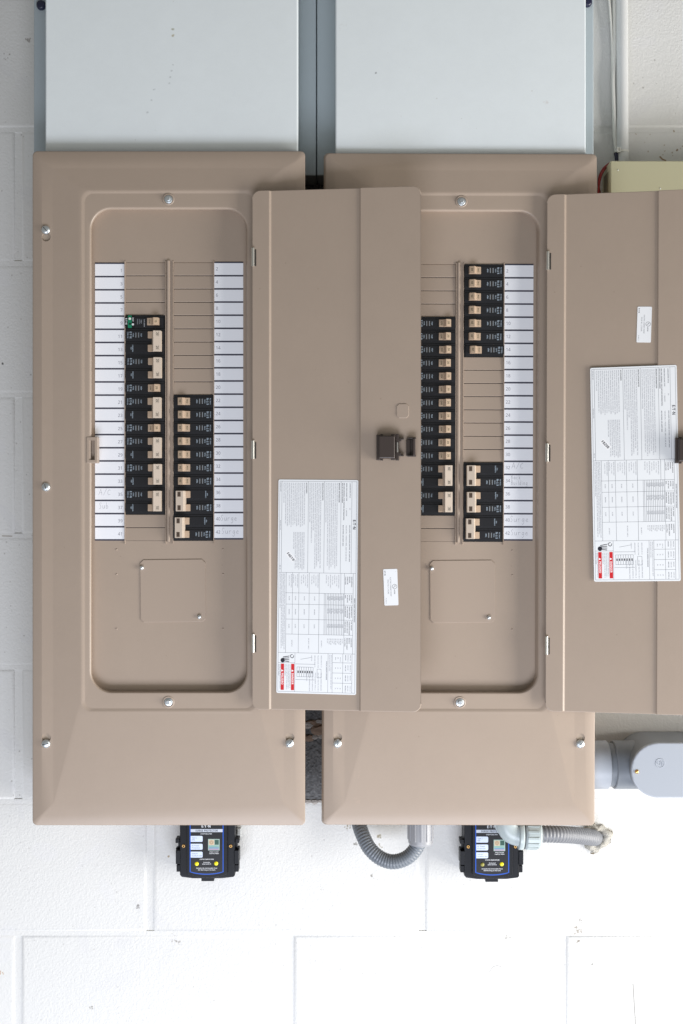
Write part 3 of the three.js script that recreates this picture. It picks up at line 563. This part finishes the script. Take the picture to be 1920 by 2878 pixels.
// doors: sheet with a shallow field pressed along it
const DW = 389.5 * K * mpp(0.118), DH = 1190 * K * mpp(0.112);
const doorGeo = (() => {
  const w = DW, h = DH, r = 0.0115, sx = [0.0245, 0.1515];
  const z = (x) => { const s = (a, b) => { const t = Math.min(1, Math.max(0, (x - a) / (b - a))); return t * t * (3 - 2 * t); }; return -0.0022 * s(sx[0] - 0.0014, sx[0] + 0.0022) + 0.0022 * s(sx[1] - 0.0011, sx[1] + 0.0011); };
  const xs = new Set(); for (let i = 0; i <= 10; i++) { const a = Math.PI / 2 * i / 10; xs.add(r - r * Math.cos(a)); xs.add(w - r + r * Math.sin(a)); }
  for (const s of sx) for (let i = -5; i <= 7; i++) xs.add(s + i * 0.00035);
  const X0 = [...xs].sort((a, b) => a - b);
  const yext = (x, inset) => { const W = w, e = Math.min(x, W - x); return h / 2 - (e < r ? r - Math.sqrt(Math.max(0, r * r - (r - e) ** 2)) : 0); };
  const line = (inset, dz) => X0.map((x) => { const t = inset + x * (w - 2 * inset) / w, y = yext(x) - inset; return [[t, y, z(x) + dz], [t, -y, z(x) + dz]]; });
  const P = [], q = (a, b, c, d) => P.push(...a, ...b, ...c, ...a, ...c, ...d), f = line(0.0011, 0), e = line(0.0003, -0.0005), e1 = line(0, -0.0013), e2 = line(0, -0.0026), bk = line(0.0004, -0.003), n = X0.length;
  for (let i = 0; i + 1 < n; i++) {
    q(f[i][1], f[i + 1][1], f[i + 1][0], f[i][0]); q(bk[i + 1][1], bk[i][1], bk[i][0], bk[i + 1][0]);
    for (const [a, b] of [[e, f], [e1, e], [e2, e1], [bk, e2]]) { q(b[i][0], b[i + 1][0], a[i + 1][0], a[i][0]); q(b[i + 1][1], b[i][1], a[i][1], a[i + 1][1]); }
  }
  const g = new THREE.BufferGeometry(); g.setAttribute('position', new THREE.Float32BufferAttribute(P, 3)); g.computeVertexNormals();
  return planarUV(toCreasedNormals(g, 0.6), 0, DW, -DH / 2, DH / 2);
})();
function sticker(x0, x1, y0, y1, r, thick) {                    // the print runs down: its left edge is at the top
  const g = slab(roundedShape(-(x1 - x0) / 2, (x1 - x0) / 2, -(y1 - y0) / 2, (y1 - y0) / 2, r), 0, thick, 0, 6);
  const p = g.attributes.position, uv = new Float32Array(p.count * 2);
  for (let i = 0; i < p.count; i++) { uv[2 * i] = 0.5 - p.getY(i) / (y1 - y0); uv[2 * i + 1] = 0.5 + p.getX(i) / (x1 - x0); }
  g.setAttribute('uv', new THREE.BufferAttribute(uv, 2));
  return g;
}
const latchGeo = (() => {                                       // brown plastic slide latch, about its own middle
  const s = K * mpp(0.13) / K, L = [];
  const b = (x0, x1, y0, y1, z0, z1, r) => L.push(box((x0 - 1110) * s, (x1 - 1110) * s, (1260 - y1) * s, (1260 - y0) * s, z0, z1, r));
  b(1061, 1071, 1225, 1296, 0, 0.0075, 0.0008); b(1068, 1114, 1228, 1292, 0, 0.0135, 0.0022); b(1102, 1114, 1224, 1296, 0, 0.0095, 0.0008);
  b(1115.3, 1124, 1223, 1297, 0, 0.0065, 0.0006); b(1072, 1079, 1223, 1297, 0, 0.005, 0.0005); b(1124, 1130, 1235, 1243, 0, 0.0065, 0.0004); b(1124, 1130, 1275, 1284, 0, 0.0065, 0.0004);
  b(1124, 1137, 1235, 1238.5, 0, 0.005, 0.0004); b(1124, 1137, 1281.5, 1285, 0, 0.005, 0.0004);
  b(1144, 1155, 1238, 1284, 0, 0.0045, 0.0006); b(1155, 1163, 1237, 1285, 0, 0.0022, 0.0004); b(1148, 1172, 1233, 1236.5, 0, 0.008, 0.0005); b(1148, 1172, 1283, 1286.5, 0, 0.008, 0.0005); b(1163, 1170, 1236, 1284, 0, 0.0105, 0.001);
  return merge(L);
})();
const springGeo = (() => { const g = new THREE.CylinderGeometry(0.0022, 0.0022, 0.0135, 18); g.translate(0.0048, -0.0001, 0.0045); return g; })();
const knockoutGeo = (() => { const w = 0.0084, h = 0.0098, c = 0.0032; return slab(poly([[-w, -h + c], [-w + c, -h], [w - c, -h], [w, -h + c], [w, h - c], [w - c, h], [-w + c, h], [-w, h - c]]), -0.0005, 0.0009, 0.0006); })();
const hingeGeo = (() => { const g = new THREE.CylinderGeometry(0.0024, 0.0024, 0.0252, 18); return g; })();
const leafGeo = box(0.0022, 0.0052, -0.0125, 0.0105, -0.0016, 0.0004, 0.0004);
const strikeGeo = (() => { const z = 0.1, X0 = lx(199.5, z), X1 = lx(224.5, z), Y0 = ly(1063, z), Y1 = ly(1003, z); return toCreasedNormals(cut(box(X0, X1, Y0, Y1, 0.0883, 0.1024, 0.0008), box(lx(205, z), lx(218.5, z), ly(1056, z), ly(1011, z), 0.0965, 0.12)), 0.5); })();

function panel(o) {
  const t = thing('load_center', o.label, 'electrical panel', [o.x, o.y, o.z]);
  t.rotation.z = o.turn;
  const z = ZD;
  part('enclosure', box(lx(92, 0.08), lx(684, 0.08), ly(1880, 0.08), ly(362, 0.08), 0.002 - o.z, 0.0864, 0.002), M.enclosure, t);
  for (const [a, b] of COLS) part('interior', box(lx(a + 0.3, z), lx(b - 0.3, z), rowY(21) + 0.0004, rowY(0) - 0.0004, 0.0858, 0.08665), M.black, t);
  for (const [a, b] of [[97, 123], [653, 679]]) part('mounting_rim', box(lx(a, 0.09), lx(b, 0.09), ly(1870, 0.09), ly(372, 0.09), 0.0862, 0.0981), M.enclosure, t);
  const cover = part('cover', coverGeo, o.paint, t);
  for (const [x, , s] of HOLES) part('screw', screwGeo, M.zinc, cover, [lx(x, 0.1), ly(s, 0.1), 0.1006]).rotation.z = rnd() * 3;
  for (const [x, y] of [[386, 456], [386, 1612]]) {
    part('dimple', dimpleGeo, M.tan, cover, [lx(x, 0.104), ly(y, 0.104), 0.1017]);
    part('screw', hexScrewGeo, M.zinc, cover, [lx(x, 0.105), ly(y, 0.105), 0.102]).rotation.z = rnd();
  }
  part('latch_strike', strikeGeo, M.tan, cover);
  const dead = part('dead_front', deadGeo, M.dead, t);
  part('rib', ribGeo(lx(382.6, z), lx(390.6, z), 0.0028, rowY(21) - 0.001, rowY(0) + 0.002), M.tan, dead);
  for (const x of [287, 380.7, 397.3, 491]) part('slot_lip', lipGeo(lx(x, z)), M.tan, dead);
  COLS.forEach(([a, b], c) => o.fill[c].forEach((r) => part('filler_plate', fillerGeo, M.tan, dead, [(lx(a, z) + lx(b, z)) / 2, rowY(r) - PITCH / 2, z - 0.0001])));
  for (const x of [268, 512]) for (const y of [1261, 1318, 1443]) { const g = new THREE.SphereGeometry(0.0013, 12, 8); g.scale(1, 1, 0.7); part('dimple', g, M.tan, dead, [lx(x, z), ly(y, z), z]); }
  const pl = part('access_plate', (() => { const X0 = lx(319, z), X1 = lx(468, z), Y0 = ly(1431, z), Y1 = ly(1288, z), c = 0.0045; return slab(poly([[X0, Y0 + c], [X0 + c, Y0], [X1 - c, Y0], [X1, Y0 + c], [X1, Y1 - c], [X1 - c, Y1], [X0 + c, Y1], [X0, Y1 - c]]), z - 0.0002, z + 0.0011, 0.0003); })(), M.tan, dead);
  pl.rotation.z = 0.012; pl.position.y = 0.0022; pl.position.x = 0.0006 - 0.0;
  for (const [x, y] of [[326, 1303], [458, 1415.5]]) part('screw', smallScrewGeo, M.zinc, dead, [lx(x, z), ly(y, z), z + 0.0014]);
  o.cards.forEach((tex, i) => {
    const [a, b, y0, y1] = i ? [492, 558.5, 601, 1238.5] : [218.5, 286, 603, 1241], X0 = lx(a, z), X1 = lx(b, z), Y0 = ly(y1, z), Y1 = ly(y0, z);
    part('directory_card', planarUV(box(X0, X1, Y0, Y1, z + 0.0001, z + 0.0005), X0, X1, Y0, Y1), std({ map: tex, roughness: 0.6 }), dead);
  });
  // door, swung right round
  const d = new THREE.Group(); d.name = 'door'; t.add(d);
  d.position.set(lx(578.2, 0.112), ly(1033 + o.doorDown, 0.112), 0.1135); d.rotation.y = -o.open;
  part('door_sheet', doorGeo, M.door, d);
  for (const y of [591, 1032.5, 1476]) {
    part('hinge', hingeGeo, M.steel, d, [0.0017, ly(y, 0.112) - ly(1033, 0.112), 0.0006]);
    part('hinge_leaf', leafGeo, M.darkSteel, d, [0.0012, ly(y, 0.112) - ly(1033, 0.112), 0.0006]);
  }
  const dx = (p) => (p - 578.2) * K * mpp(0.12), dy = (q) => (1033 - q) * K * mpp(0.122);
  part('latch', latchGeo, M.brown, d, [dx(906.5), dy(1029), 0.0001]); part('latch_spring', springGeo, M.steel, d, [dx(906.5), dy(1029), 0.0001]);
  part('knockout', knockoutGeo, M.tan, d, [dx(926), dy(946), 0]);
  for (const [tex, x0, x1, y0, y1, turn, r, lift] of o.labels) {
    const s = K * mpp(0.122), g = sticker(0, (x1 - x0) * s, 0, (y1 - y0) * s, r, 0.0003);
    part(lift ? 'rating_label' : 'listing_label', g, std({ map: tex, roughness: 0.42 }), d, [dx((x0 + x1) / 2), dy((y0 + y1) / 2), lift]).rotation.z = turn;
  }
  t.updateMatrixWorld(true);
  // the breakers in it
  for (const [col, row, kind, amps, label, style] of o.breakers) {
    const b = breaker(kind, amps, label, o.group, style), n = kind === 'double' ? 2 : 1;
    b.position.set((lx(COLS[col][0], z) + lx(COLS[col][1], z)) / 2 + (o.shift?.[`${col}/${row}`] ?? 0), rowY(row) - n * PITCH / 2, z - 0.0005).applyMatrix4(t.matrixWorld);
    b.rotation.z = o.turn + (col ? Math.PI : 0) + (rnd() - 0.5) * 0.009; b.position.x += (rnd() - 0.5) * 0.0007; b.position.z += (rnd() - 0.5) * 0.0005;
  }
  return t;
}
const range = (a, b) => Array.from({ length: b - a + 1 }, (_, i) => a + i);
const SUB = 'in the panel whose directory reads Sub', BACKB = 'in the panel whose directory reads Back Building';
const ones = ['', 'one', 'two', 'three', 'four', 'five', 'six', 'seven', 'eight', 'nine', 'ten', 'eleven', 'twelve', 'thirteen', 'fourteen', 'fifteen', 'sixteen', 'seventeen', 'eighteen', 'nineteen'];
const say = (n) => (n < 20 ? ones[n] : ['twenty', 'thirty', 'forty'][Math.floor(n / 10) - 2] + (n % 10 ? '-' + ones[n % 10] : ''));
const nth = ['first', 'second', 'third', 'fourth', 'fifth', 'sixth', 'seventh', 'eighth', 'ninth', 'tenth', 'eleventh'];
panel({
  label: 'tan load center whose directory reads Sub, door swung open', x: PX0, y: PY0, z: 0, turn: 0, paint: M.coverSub, open: 0.1, doorDown: 0,
  fill: [[...range(0, 3), 19, 20], range(0, 9)], cards: [T.dirSubL, T.dirSubR],
  labels: [[T.bigSub, 637.5, 822, 1102, 1594, -0.0105, 0.0022, 0.0003 - 0.0022], [T.listed, 883, 915, 1306, 1389, 0.035, 0.0014, 0]],
  group: 'breakers in the panel whose directory reads Sub', shift: { '0/4': -0.0014, '1/19': -0.0012 },
  breakers: [[0, 4, 'tester', '15', `black breaker with green test button beside number nine ${SUB}`],
    ...[[5, '20'], [7, '20'], [10, '20'], [13, '30'], [15, '30'], [17, '50']].map(([r, a]) => [0, r, 'double', a, `double-pole breaker beside ${say(2 * r + 1)} and ${say(2 * r + 3)} ${SUB}`]),
    ...[9, 12].map((r) => [0, r, 'single', '20', `single-pole breaker beside number ${say(2 * r + 1)} ${SUB}`]),
    ...range(10, 16).map((r) => [1, r, 'single', '20', `single-pole breaker beside number ${say(2 * r + 2)} ${SUB}`]),
    ...[17, 19].map((r) => [1, r, 'double', '50', `double-pole breaker beside ${say(2 * r + 2)} and ${say(2 * r + 4)} ${SUB}`, 'slot'])],
});
panel({
  label: 'tan load center whose directory reads Back Building, door swung open', x: X(1057.2 * K, 0.094), y: Y(1122.6 * K, 0.094), z: -0.006, turn: -0.0033, paint: M.coverBack, open: 0.15, doorDown: 3,
  fill: [[...range(0, 3), 19, 20], range(7, 14)], cards: [T.dirBackL, T.dirBackR],
  labels: [[T.bigBack, 683, 876, 836, 1328, 0.0215, 0.0022, 0.0003], [T.listed, 783, 815, 699, 781, -0.028, 0.0014, -0.0021]],
  group: 'breakers in the panel whose directory reads Back Building', shift: { '1/6': 0.0012, '1/19': -0.001 },
  breakers: [...range(4, 14).map((r) => [0, r, 'single', '20', `${nth[r - 4]} single-pole breaker down the column half hidden by an open door`]),
    [0, 15, 'double', '40', 'upper double-pole breaker in the column half hidden by an open door'], [0, 17, 'double', '30', 'lower double-pole breaker in the column half hidden by an open door'],
    ...range(0, 6).map((r) => [1, r, 'single', '20', `single-pole breaker beside number ${say(2 * r + 2)} ${BACKB}`]),
    ...[15, 17, 19].map((r) => [1, r, 'double', r === 17 ? '30' : '50', `double-pole breaker beside ${say(2 * r + 2)} and ${say(2 * r + 4)} ${BACKB}`, 'slot'])],
});

// ---------------------------------------------------------------- surge protectors
const surgeTex = canvasTex(512, 800, (g, W, H) => {
  g.fillStyle = '#0b0d12'; g.fillRect(0, 0, W, H);
  g.strokeStyle = '#0c50b8'; g.lineWidth = 15; g.beginPath(); g.moveTo(9, 0); g.lineTo(9, H - 52); g.quadraticCurveTo(W / 2, H + 14, W - 9, H - 52); g.lineTo(W - 9, 0); g.stroke();
  eaton(g, 176, 92, 56, '#dfe3e8');
  g.fillStyle = '#c4ccd8'; g.fillRect(17, 116, W - 34, 44); g.fillStyle = '#23262c'; g.font = 'bold 37px sans-serif'; g.textAlign = 'center'; g.textBaseline = 'middle'; g.fillText('SURGE PROTECTOR', W / 2, 139);
  g.fillStyle = '#cfd4da'; g.font = 'italic bold 26px sans-serif'; g.fillText('CHSPT2ULTRA', W / 2 - 8, 186);
  [['Type 2', 'SPD'], ['AC Power', 'Protection'], ['Indoor/', 'Outdoor Use']].forEach(([a, b], i) => {
    const y = 216 + i * 116; g.fillStyle = '#cfdbf0'; g.beginPath(); g.moveTo(17, y); g.lineTo(176, y); g.quadraticCurveTo(196, y, 196, y + 20); g.lineTo(196, y + 68); g.quadraticCurveTo(196, y + 88, 176, y + 88); g.lineTo(17, y + 88); g.fill();
    g.fillStyle = '#4b5058'; g.font = '27px sans-serif'; g.textAlign = 'left'; g.fillText(a, 32, y + 28); g.fillText(b, 32, y + 60);
  });
  for (const [c, x, y, w, h] of [['#9db7ad', 278, 262, 172, 168], ['#c9b79c', 288, 274, 82, 78], ['#33574c', 376, 274, 62, 72], ['#7fa9a0', 288, 358, 150, 22], ['#6f8fb0', 288, 384, 150, 18], ['#a78fa8', 288, 406, 150, 18]]) { g.fillStyle = c; g.fillRect(x, y, w, h); }
  g.strokeStyle = '#8a6a4a'; g.lineWidth = 5; g.beginPath(); g.arc(328, 312, 26, 0, 7); g.stroke(); g.beginPath(); g.arc(328, 312, 13, 0, 7); g.stroke();
  g.textAlign = 'center'; g.fillStyle = '#e4e7ea'; g.font = 'bold 20px sans-serif'; g.fillText('Surge Current', 366, 450); g.fillText('Capacity 108kA', 366, 474);
  g.font = 'italic bold 22px sans-serif'; g.fillText('STATUS INDICATORS', W / 2, 562); g.font = 'bold 21px sans-serif'; g.fillText('Protected', W / 2, 606); g.fillText('when both lit', W / 2, 630);
  g.font = 'bold 22px sans-serif'; g.fillText('Contains No Serviceable Parts', W / 2, 692); g.fillText('SEE Warning on the back', W / 2, 718);
});
const surgeMat = std({ map: surgeTex, roughness: 0.32 });
function surge(cx, dyPx, label, dim) {
  const zf = 0.046, s = mpp(zf), t = thing('surge_protector', label, 'surge protector', [X(cx, zf), Y(2473 + dyPx, zf), 0], 'surge protectors under the panels');
  const x = (p) => (p - 581.5) * s, y = (q) => (2473 - q) * s;
  const bodyS = poly([[x(504), y(2300)], [x(659), y(2300)], [x(659), y(2466)], [x(655), y(2470)], [x(622), y(2474)], [x(541), y(2474)], [x(509), y(2470)], [x(504), y(2464)]].reverse());
  part('housing', toCreasedNormals(clean(slab(bodyS, 0.004, zf - 0.006, 0.0012)), 0.6), M.plastic, t);
  const arc = (x0, x1, y0, yb, sag, yt) => { const p = [[x1, yt], [x0, yt], [x0, y0]]; for (let i = 1; i < 16; i++) { const u = i / 16; p.push([x0 + (x1 - x0) * u, y0 + (yb - y0) * 4 * u * (1 - u)]); } p.push([x1, y0]); return poly(p); };
  part('face', toCreasedNormals(clean(slab(arc(x(525.5), x(638.5), y(2458), y(2469), 0, y(2300)), zf - 0.007, zf, 0.0008)), 0.6), M.plastic, t);
  const lg = slab(arc(x(533), x(629), y(2451.5), y(2461), 0, y(2306)), zf, zf + 0.0003, 0, 8);
  part('label', planarUV(lg, x(533), x(629), y(2461.5), y(2309)), surgeMat, t);
  for (const p of [514.8, 647.8]) { const g = lathe([[0.0011, 0.0008], [0.0021, 0.0008], [0.0024, 0.0002], [0.0024, -0.001], [0.0011, -0.001], [0.0011, 0.0008]], 20); g.rotateX(Math.PI / 2); part('brass_insert', toCreasedNormals(clean(g), 0.5), M.brass, t, [x(p), y(2382), zf - 0.0055]); }
  for (const [p, q, m] of [[553.3, 2428.5, dim ? M.ledDim : M.led], [607.8, 2427.5, M.led]]) { const g = new THREE.SphereGeometry(0.0029, 18, 12); g.scale(1, 1, 0.7); part('indicator_lamp', g, m, t, [x(p), y(q), zf + 0.0005]); }
  for (const sd of [-1, 1]) {
    const c = (a, b, q0, q1, z0, z1) => box(sd * a * s, sd * b * s, y(q1), y(q0), z0, z1, 0.0008);
    part('latch', merge([c(76, 89, 2394, 2433, 0.016, 0.041), c(76, 84, 2372, 2394, 0.022, 0.034), c(79, 90, 2362, 2374, 0.022, 0.04), c(84, 90, 2390, 2397, 0.026, 0.036), c(76, 88, 2437, 2457, 0.02, 0.037)]), M.plastic, t);
  }
  part('clip', box(x(661), x(672), y(2372), y(2347), 0.003, 0.014, 0.001), M.grip, t);
  part('foot_tab', merge([box(x(564), x(600), y(2483), y(2472), 0.006, 0.038, 0.0008), box(x(538), x(546), y(2477.5), y(2472), 0.01, 0.03, 0.0006), box(x(622), x(631), y(2477.5), y(2472), 0.01, 0.03, 0.0006)]), M.plastic, t);
  return t;
}
surge(581.5, -1, 'black surge protector with both indicators lit, under the panel whose directory reads Sub', false);
surge(1384, 1, 'black surge protector half covered by a pale elbow fitting', true);

// ---------------------------------------------------------------- flexible conduits below
{
  const P = (px, py, z) => [X(px, z), Y(py, z), z], corr = (r, a, p) => (s) => r + a * (0.5 - 0.5 * Math.cos(2 * Math.PI * s / p)) ** 0.7;
  let t = thing('flexible_conduit', 'dark grey corrugated conduit hanging in a loop from a grey fitting', 'conduit', P(1080, 2420, 0.04));
  let o = t.position, rel = (a) => [a[0] - o.x, a[1] - o.y, a[2] - o.z];
  part('hose', sweep([P(1000, 2270, -0.012), P(1008, 2312, 0.014), P(1019, 2346, 0.032), P(1040, 2386, 0.044), P(1072, 2413, 0.05), P(1106, 2422, 0.054), P(1143, 2411, 0.056), P(1168, 2386, 0.056), P(1178, 2362, 0.056), P(1180, 2330, 0.056)].map(rel), corr(0.0102, 0.0007, 0.004), 420, 24), M.flexDark, t);
  const f = lathe([[0.0125, -0.0175], [0.0165, -0.0165], [0.0178, -0.013], [0.0181, 0.006], [0.0181, 0.025]], 36); const flutes = [];
  for (let i = 0; i < 12; i++) { const a = i / 12 * 2 * Math.PI, g = box(-0.0016, 0.0016, -0.0095, 0.02, 0.0172, 0.0190, 0.0007); g.rotateY(a); flutes.push(g); }
  const c = P(1182, 2340, 0.056);
  part('fitting', merge([f, ...flutes]), M.fitting, t, rel(c));

  t = thing('flexible_conduit', 'grey corrugated conduit running from a pale elbow into the foamed wall hole', 'conduit', P(1500, 2350, 0.06));
  o = t.position; rel = (a) => [a[0] - o.x, a[1] - o.y, a[2] - o.z];
  part('hose', sweep([P(1505, 2345, 0.067), P(1530, 2344, 0.066), P(1570, 2345, 0.06), P(1610, 2347, 0.044), P(1645, 2351, 0.026), P(1668, 2354, 0.008), P(1676, 2354, -0.02)].map(rel), corr(0.0114, 0.0007, 0.005), 260, 28), M.flexLight, t);
  const el = sweep([P(1424, 2255, 0.067), P(1424, 2290, 0.067), P(1427, 2318, 0.067), P(1440, 2336, 0.067), P(1462, 2344, 0.067), P(1482, 2345, 0.067)].map(rel), (s, L) => 0.0158 + 0.0018 * Math.min(1, s / L * 1.5), 60, 30);
  const rib = sweep([P(1391, 2255, 0.067), P(1391, 2300, 0.067), P(1401, 2331, 0.067), P(1425, 2354, 0.067), P(1462, 2366, 0.067)].map(rel), () => 0.0032, 40, 12);
  part('elbow', merge([el, rib]), M.elbow, t);
  const flange = lathe([[0.0125, -0.004], [0.0205, -0.0036], [0.0214, -0.002], [0.0214, 0.002], [0.0205, 0.0036], [0.0125, 0.004]], 36); flange.rotateZ(-Math.PI / 2 - 0.03);
  part('flange', flange, M.elbow, t, rel(P(1463, 2345.5, 0.067)));
  const ringG = new THREE.CylinderGeometry(0.0205, 0.0205, 0.0024, 36); ringG.rotateZ(Math.PI / 2 - 0.03); part('gasket', ringG, M.ring, t, rel(P(1471, 2345.5, 0.067)));
  const nut = lathe([[0.012, 0.0128], [0.0182, 0.0118], [0.0194, 0.009], [0.0202, -0.006], [0.0204, -0.0118], [0.012, -0.0122]], 40), fl = [];
  for (let i = 0; i < 14; i++) { const a = i / 14 * 2 * Math.PI, g = box(-0.0017, 0.0017, -0.009, 0.0075, 0.0196, 0.0211, 0.0006); g.rotateY(a); fl.push(g); }
  const ng = merge([nut, ...fl]); ng.rotateZ(-Math.PI / 2 - 0.03);
  part('nut', ng, M.elbow, t, rel(P(1496, 2346, 0.067)));

  // foam round the hole in the wall
  const ft = thing('foam_plug', 'lumpy off-white foam round the conduit hole in the wall', 'foam', P(1676, 2352, 0));
  const tor = new THREE.TorusGeometry(0.0152, 0.0062, 14, 40), p = tor.attributes.position;
  for (let i = 0; i < p.count; i++) { const a = Math.atan2(p.getY(i), p.getX(i)), k = 1 + 0.12 * Math.sin(a * 3 + 1) + 0.08 * Math.sin(a * 7) + 0.05 * Math.sin(a * 13 + p.getZ(i) * 900); p.setXYZ(i, p.getX(i) * k, p.getY(i) * k, p.getZ(i) * (1 + 0.25 * Math.sin(a * 5)) ); }
  tor.computeVertexNormals();
  part('foam_ring', tor, M.foam, ft);
  for (let i = 0; i < 12; i++) {
    const a = [2.2, 0.6, -1.9, -0.6, 2.0, 0.2][i % 6] + (rnd() - 0.5) * 0.9, r = 0.0202 + rnd() * 0.0045, g = new THREE.IcosahedronGeometry(0.0005 + rnd() * 0.001, 1); g.scale(2.2, 0.8, 0.4); g.rotateZ(a + 1.57);
    part('dirt', g, M.foamDirt, ft, [Math.cos(a) * r, Math.sin(a) * r, 0.0018 + rnd() * 0.003]);
  }
}

// ---------------------------------------------------------------- rigid conduit and its access body, right
{
  const z0 = 0.045, t = thing('conduit_body', 'pale grey plastic conduit body with screwed oval lid beside the panel', 'conduit body', [X(1850, z0), Y(2165, z0), 0]);
  const o = t.position, rx = (p, z) => X(p, z) - o.x, ry = (q, z) => Y(q, z) - o.y;
  const tube = (r, p0, p1, m, name, z = 0.048, q = 2149, bevel = 0.001) => { const a = rx(p0, z), b = rx(p1, z), g = lathe([[r - 0.006, a], [r - bevel, a], [r, a + bevel], [r, b - bevel], [r - bevel, b], [r - 0.006, b]], 44); g.rotateZ(-Math.PI / 2); part(name, toCreasedNormals(clean(g), 0.5), m, t, [0, ry(q, z), z]); };
  tube(0.0345, 1600, 1706, M.pvcLid, 'coupling'); tube(0.0312, 1700, 1728, M.pvc, 'pipe'); tube(0.0345, 1722, 1900, M.pvc, 'hub');
  const sh = (z, g, l) => { const s = new THREE.Shape(), r = (77 + g) * mpp(z), cx = rx(1851, 0.098) , cy = ry(2165, 0.098), e = cx + 0.2; s.moveTo(cx, cy - r); s.lineTo(e, cy - r); s.absarc(e, cy, r, -Math.PI / 2, Math.PI / 2); s.lineTo(cx, cy + r); s.absarc(cx, cy, r, Math.PI / 2, Math.PI * 1.5); return s; };
  part('body', toCreasedNormals(clean(slab(sh(0.098, -1.5), 0.012, 0.0935, 0.0015, 28)), 0.5), M.pvc, t);
  const lid = part('lid', toCreasedNormals(clean(slab(sh(0.098, 0), 0.094, 0.0992, 0.0018, 32)), 0.5), M.pvcLid, t);
  part('screw', smallScrewGeo, M.brass, lid, [rx(1790.5, 0.1), ry(2169, 0.1), 0.0982]);
  const e = new THREE.TorusGeometry(0.0062, 0.00055, 8, 40), u = new THREE.TorusGeometry(0.0022, 0.0005, 8, 16, Math.PI); u.rotateZ(Math.PI); u.translate(-0.0015, 0.0002, 0);
  part('emblem', merge([e, u, box(-0.0042, -0.0032, 0, 0.003, -0.0004, 0.0005), box(0.0002, 0.0012, 0, 0.003, -0.0004, 0.0005), box(0.0026, 0.0036, -0.004, 0.0022, -0.0004, 0.0005), box(0.0036, 0.0052, -0.004, -0.003, -0.0004, 0.0005)]), M.pvcLid, lid, [rx(1856, 0.1), ry(2145, 0.1), 0.0992]);
}

// ---------------------------------------------------------------- pipe, cables and box, upper right
{
  const z = 0.011, pipe = thing('pipe', 'thin white pipe running up the wall beside the right trough', 'pipe', [X(1750, z), Y(470, z), z]);
  const g = new THREE.CylinderGeometry(0.0088, 0.0088, 0.9, 28); g.translate(0, 0.45, 0); part('tube', g, M.whitePipe, pipe);
  pipe.rotation.z = 0.004;
  const P = (px, py, zz) => [X(px, zz), Y(py, zz), zz];
  const cable = (label, pts, r, m) => tag(Object.assign(part(numbered('cable'), sweep(pts.map((p) => P(...p)), () => r, 90, 10), m, scene), {}), label, 'cable', 'white cables beside the pipe');
  cable('thin white cable crossing outward along the white pipe', [[1704, -60, 0.012], [1714, 20, 0.012], [1720, 110, 0.01], [1726, 220, 0.01], [1728, 320, 0.01], [1731, 420, 0.01], [1734, 445, 0.012]], 0.0016, M.whiteCable);
  cable('white cable hugging the left of the white pipe', [[1726, -60, 0.009], [1727, 60, 0.009], [1727, 160, 0.01], [1724, 230, 0.012], [1727, 320, 0.012], [1729, 380, 0.01], [1732, 440, 0.01]], 0.0026, M.whiteCable);
  cable('thin white cable slipping behind the others to the zip tie', [[1710, -60, 0.006], [1718, 70, 0.006], [1722, 240, 0.008], [1724, 350, 0.008], [1727, 400, 0.01], [1731, 424, 0.012]], 0.0015, M.whiteCable);
  const tie = thing('zip_tie', 'white zip tie binding the cables to the pipe', 'zip tie', P(1737, 424, 0.016));
  const band = new THREE.TorusGeometry(0.0094, 0.0008, 8, 36); band.rotateX(Math.PI / 2); band.scale(1.12, 2.2, 1); part('band', band, M.whiteCable, tie, [0.0062, 0, -0.005]);
  part('head', cut(box(-0.003, 0.0028, -0.0035, 0.0035, 0.002, 0.007, 0.0006), box(-0.001, 0.0012, -0.002, 0.002, 0.0055, 0.01)), M.whiteCable, tie);
  tag(part('sheath', sweep([P(1731, 430, 0.014), P(1733, 442, 0.014), P(1735, 470, 0.014)], () => 0.003, 20, 10), M.navy, scene), 'short dark cable sheath between the zip tie and khaki box', 'cable');
  // khaki cabinet
  const zb = 0.052, kx = X(1716, zb), ky = Y(760, zb), b = thing('control_box', 'khaki metal box behind the open panel door', 'control box', [kx + 0.16, ky, 0]);
  const top = Y(451.5, zb) - ky;
  part('housing', box(-0.16, 0.16, 0, top, 0.001, zb, 0.0016), M.khaki, b);
  part('rating_label', planarUV(box(-0.1605, -0.15995, top - 0.075, top - 0.012, 0.012, 0.04), -1, 1, -1, 1), std({ color: lin(0.22, 0.19, 0.12), roughness: 0.6 }), b);
  for (const [px, py] of [[1737, 478], [1856, 530]]) { const s = new THREE.SphereGeometry(0.0009, 10, 8); part('rivet', s, M.whitePanel, b, [X(px, zb) - b.position.x, Y(py, zb) - ky, zb]); }
  const wire = (pts, label) => tag(part(numbered('wire'), sweep(pts.map((p) => P(...p)), () => 0.0016, 60, 10), M.red, scene), label, 'wire', 'red wires beside the khaki box');
  wire([[1718, 456, 0.012], [1708, 463, 0.022], [1695, 475, 0.03], [1684, 500, 0.03], [1683, 525, 0.03], [1688, 552, 0.03], [1690, 590, 0.03]], 'red wire looping widest out of the khaki box');
  wire([[1716, 458, 0.014], [1704, 470, 0.026], [1691, 490, 0.034], [1685, 512, 0.034], [1682, 540, 0.034], [1681, 590, 0.034]], 'red wire lying over the other beside the khaki box');
}

scene.traverse((o) => { if (o.isMesh) { o.castShadow = true; o.receiveShadow = true; } });
renderer.render(scene, camera);
